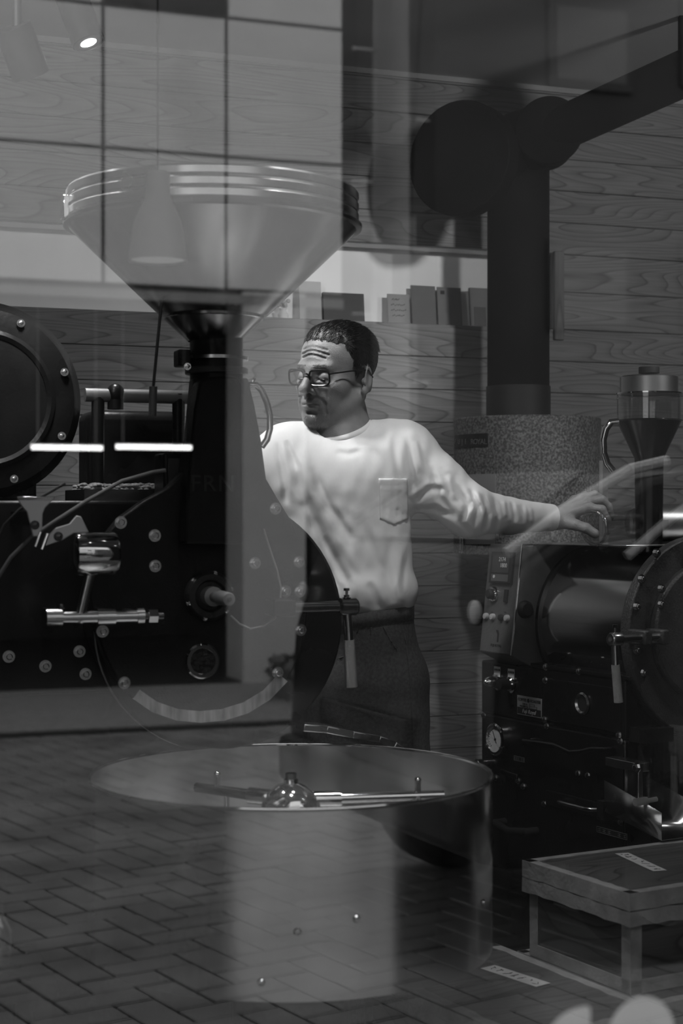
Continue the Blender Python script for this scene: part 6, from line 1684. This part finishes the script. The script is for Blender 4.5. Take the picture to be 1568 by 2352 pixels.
tf.D[:, :, :int((0.075 - tf.lo[2]) / tf.h)] = 0.05
tm_ = tf.mesh('trousers'); tm_.materials.append(M_JEANS); tro = bpy.data.objects.new('trousers', tm_); link(tro, man); tag(tro, 'dark denim trousers')
wb = []
for i in range(60):
    t = 2 * math.pi * i / 60; b_ = P(832, 1416, 0.005); wb.append(b_ + np.array((0.1075 * math.cos(t), 0.0885 * math.sin(t), 0.012 * math.cos(t))))
mbw = MB(); n = len(wb); vs = []
for p in wb: vs += [tuple(p + np.array((0, 0, -0.016))), tuple(p + np.array((0, 0, 0.014)))]
mbw.add(vs, [(2 * i, 2 * ((i + 1) % n), 2 * ((i + 1) % n) + 1, 2 * i + 1) for i in range(n)]); wo = build(mbw, 'waistband', M_JEANS, tro); so = wo.modifiers.new('thickness', 'SOLIDIFY'); so.thickness = 0.003; so.offset = 1
def front_seam(pts, fld, name):
    out = []
    for (a, b) in zip(pts[:-1], pts[1:]):
        for t in np.linspace(0, 1, 8, endpoint=False):
            px_, py_ = a[0] + (b[0] - a[0]) * t, a[1] + (b[1] - a[1]) * t
            p = P(px_, py_, -0.08); i = int((p[0] - fld.lo[0]) / fld.h); k = int((p[2] - fld.lo[2]) / fld.h)
            c_ = fld.D[i, :, k]; w_ = np.where(c_ < 0)[0]
            if len(w_): out.append((p[0], float(fld.ax[1][w_[0]]) - 0.002, p[2]))
    if len(out) > 2: build(MB().tube(out, 0.0016, n=6), name, M_JEANS, tro)
front_seam([(852, 1440), (850, 1500), (846, 1580)], tf, 'fly_seam')
front_seam([(822, 1440), (816, 1470), (800, 1505), (770, 1515)], tf, 'pocket_seam')
front_seam([(880, 1440), (896, 1470), (915, 1500)], tf, 'pocket_seam')
front_seam([(930, 1450), (940, 1540), (946, 1640), (948, 1720)], tf, 'side_seam')
for px_ in (898, 785):
    a = P(px_, 1580, 0.0); kx = float(a[0]) + (0.010 if px_ > 850 else -0.012)
    sfd = Field((kx - 0.08, -0.24, -0.01), (kx + 0.08, 0.12, 0.13), 0.005)
    sfd.cap((kx, 0.05, 0.045), (kx - 0.015, -0.16, 0.032), 0.042, 0.036, 0.01); sfd.cap((kx, 0.04, 0.05), (kx, 0.02, 0.10), 0.044, 0.05, 0.02)
    sfd.D[:, :, :int((0.004 - sfd.lo[2]) / sfd.h)] = 0.05
    m2 = sfd.mesh('shoe'); m2.materials.append(M_RUBBER); link(bpy.data.objects.new('shoe', m2), man)

# ================================================================== glass jar in the man's hand
def W3(v): return man.matrix_basis @ Vector(v)
man_M = Matrix.Translation(Vector((pl_.x, pl_.y, 0))) @ Matrix.Rotation(-YAW, 4, 'Z')
ja = man_M @ Vector(P(1364, 1212, 0.098)); jb = man_M @ Vector(P(1455, 1201, 0.175))
ax3 = (jb - ja).normalized(); Lj = (jb - ja).length
jr2 = 0.037
jar = thing('glass_jar', 'clear glass jar with a thick rolled mouth held in the man\'s hand', 'jar', ja)
build(MB().lathe([(jr2 * 0.90, 0), (jr2 * 0.92, 0.010), (jr2 * 0.98, 0.02), (jr2 * 0.98, Lj - 0.01), (jr2 * 0.85, Lj), (0.0005, Lj), (0.0005, Lj - 0.003), (jr2 * 0.82, Lj - 0.003), (jr2 * 0.94, Lj - 0.012), (jr2 * 0.94, 0.022), (jr2 * 0.88, 0.01)], (0, 0, 0), ax3, n=48), 'glass', M_GLASSWARE, jar)
build(MB().lathe([(jr2 + 0.004 * math.cos(t), 0.004 * math.sin(t)) for t in [i * 2 * math.pi / 12 for i in range(12)]], (0, 0, 0), ax3, n=56, closed=True), 'mouth_ring', M_GLASSTHICK, jar)
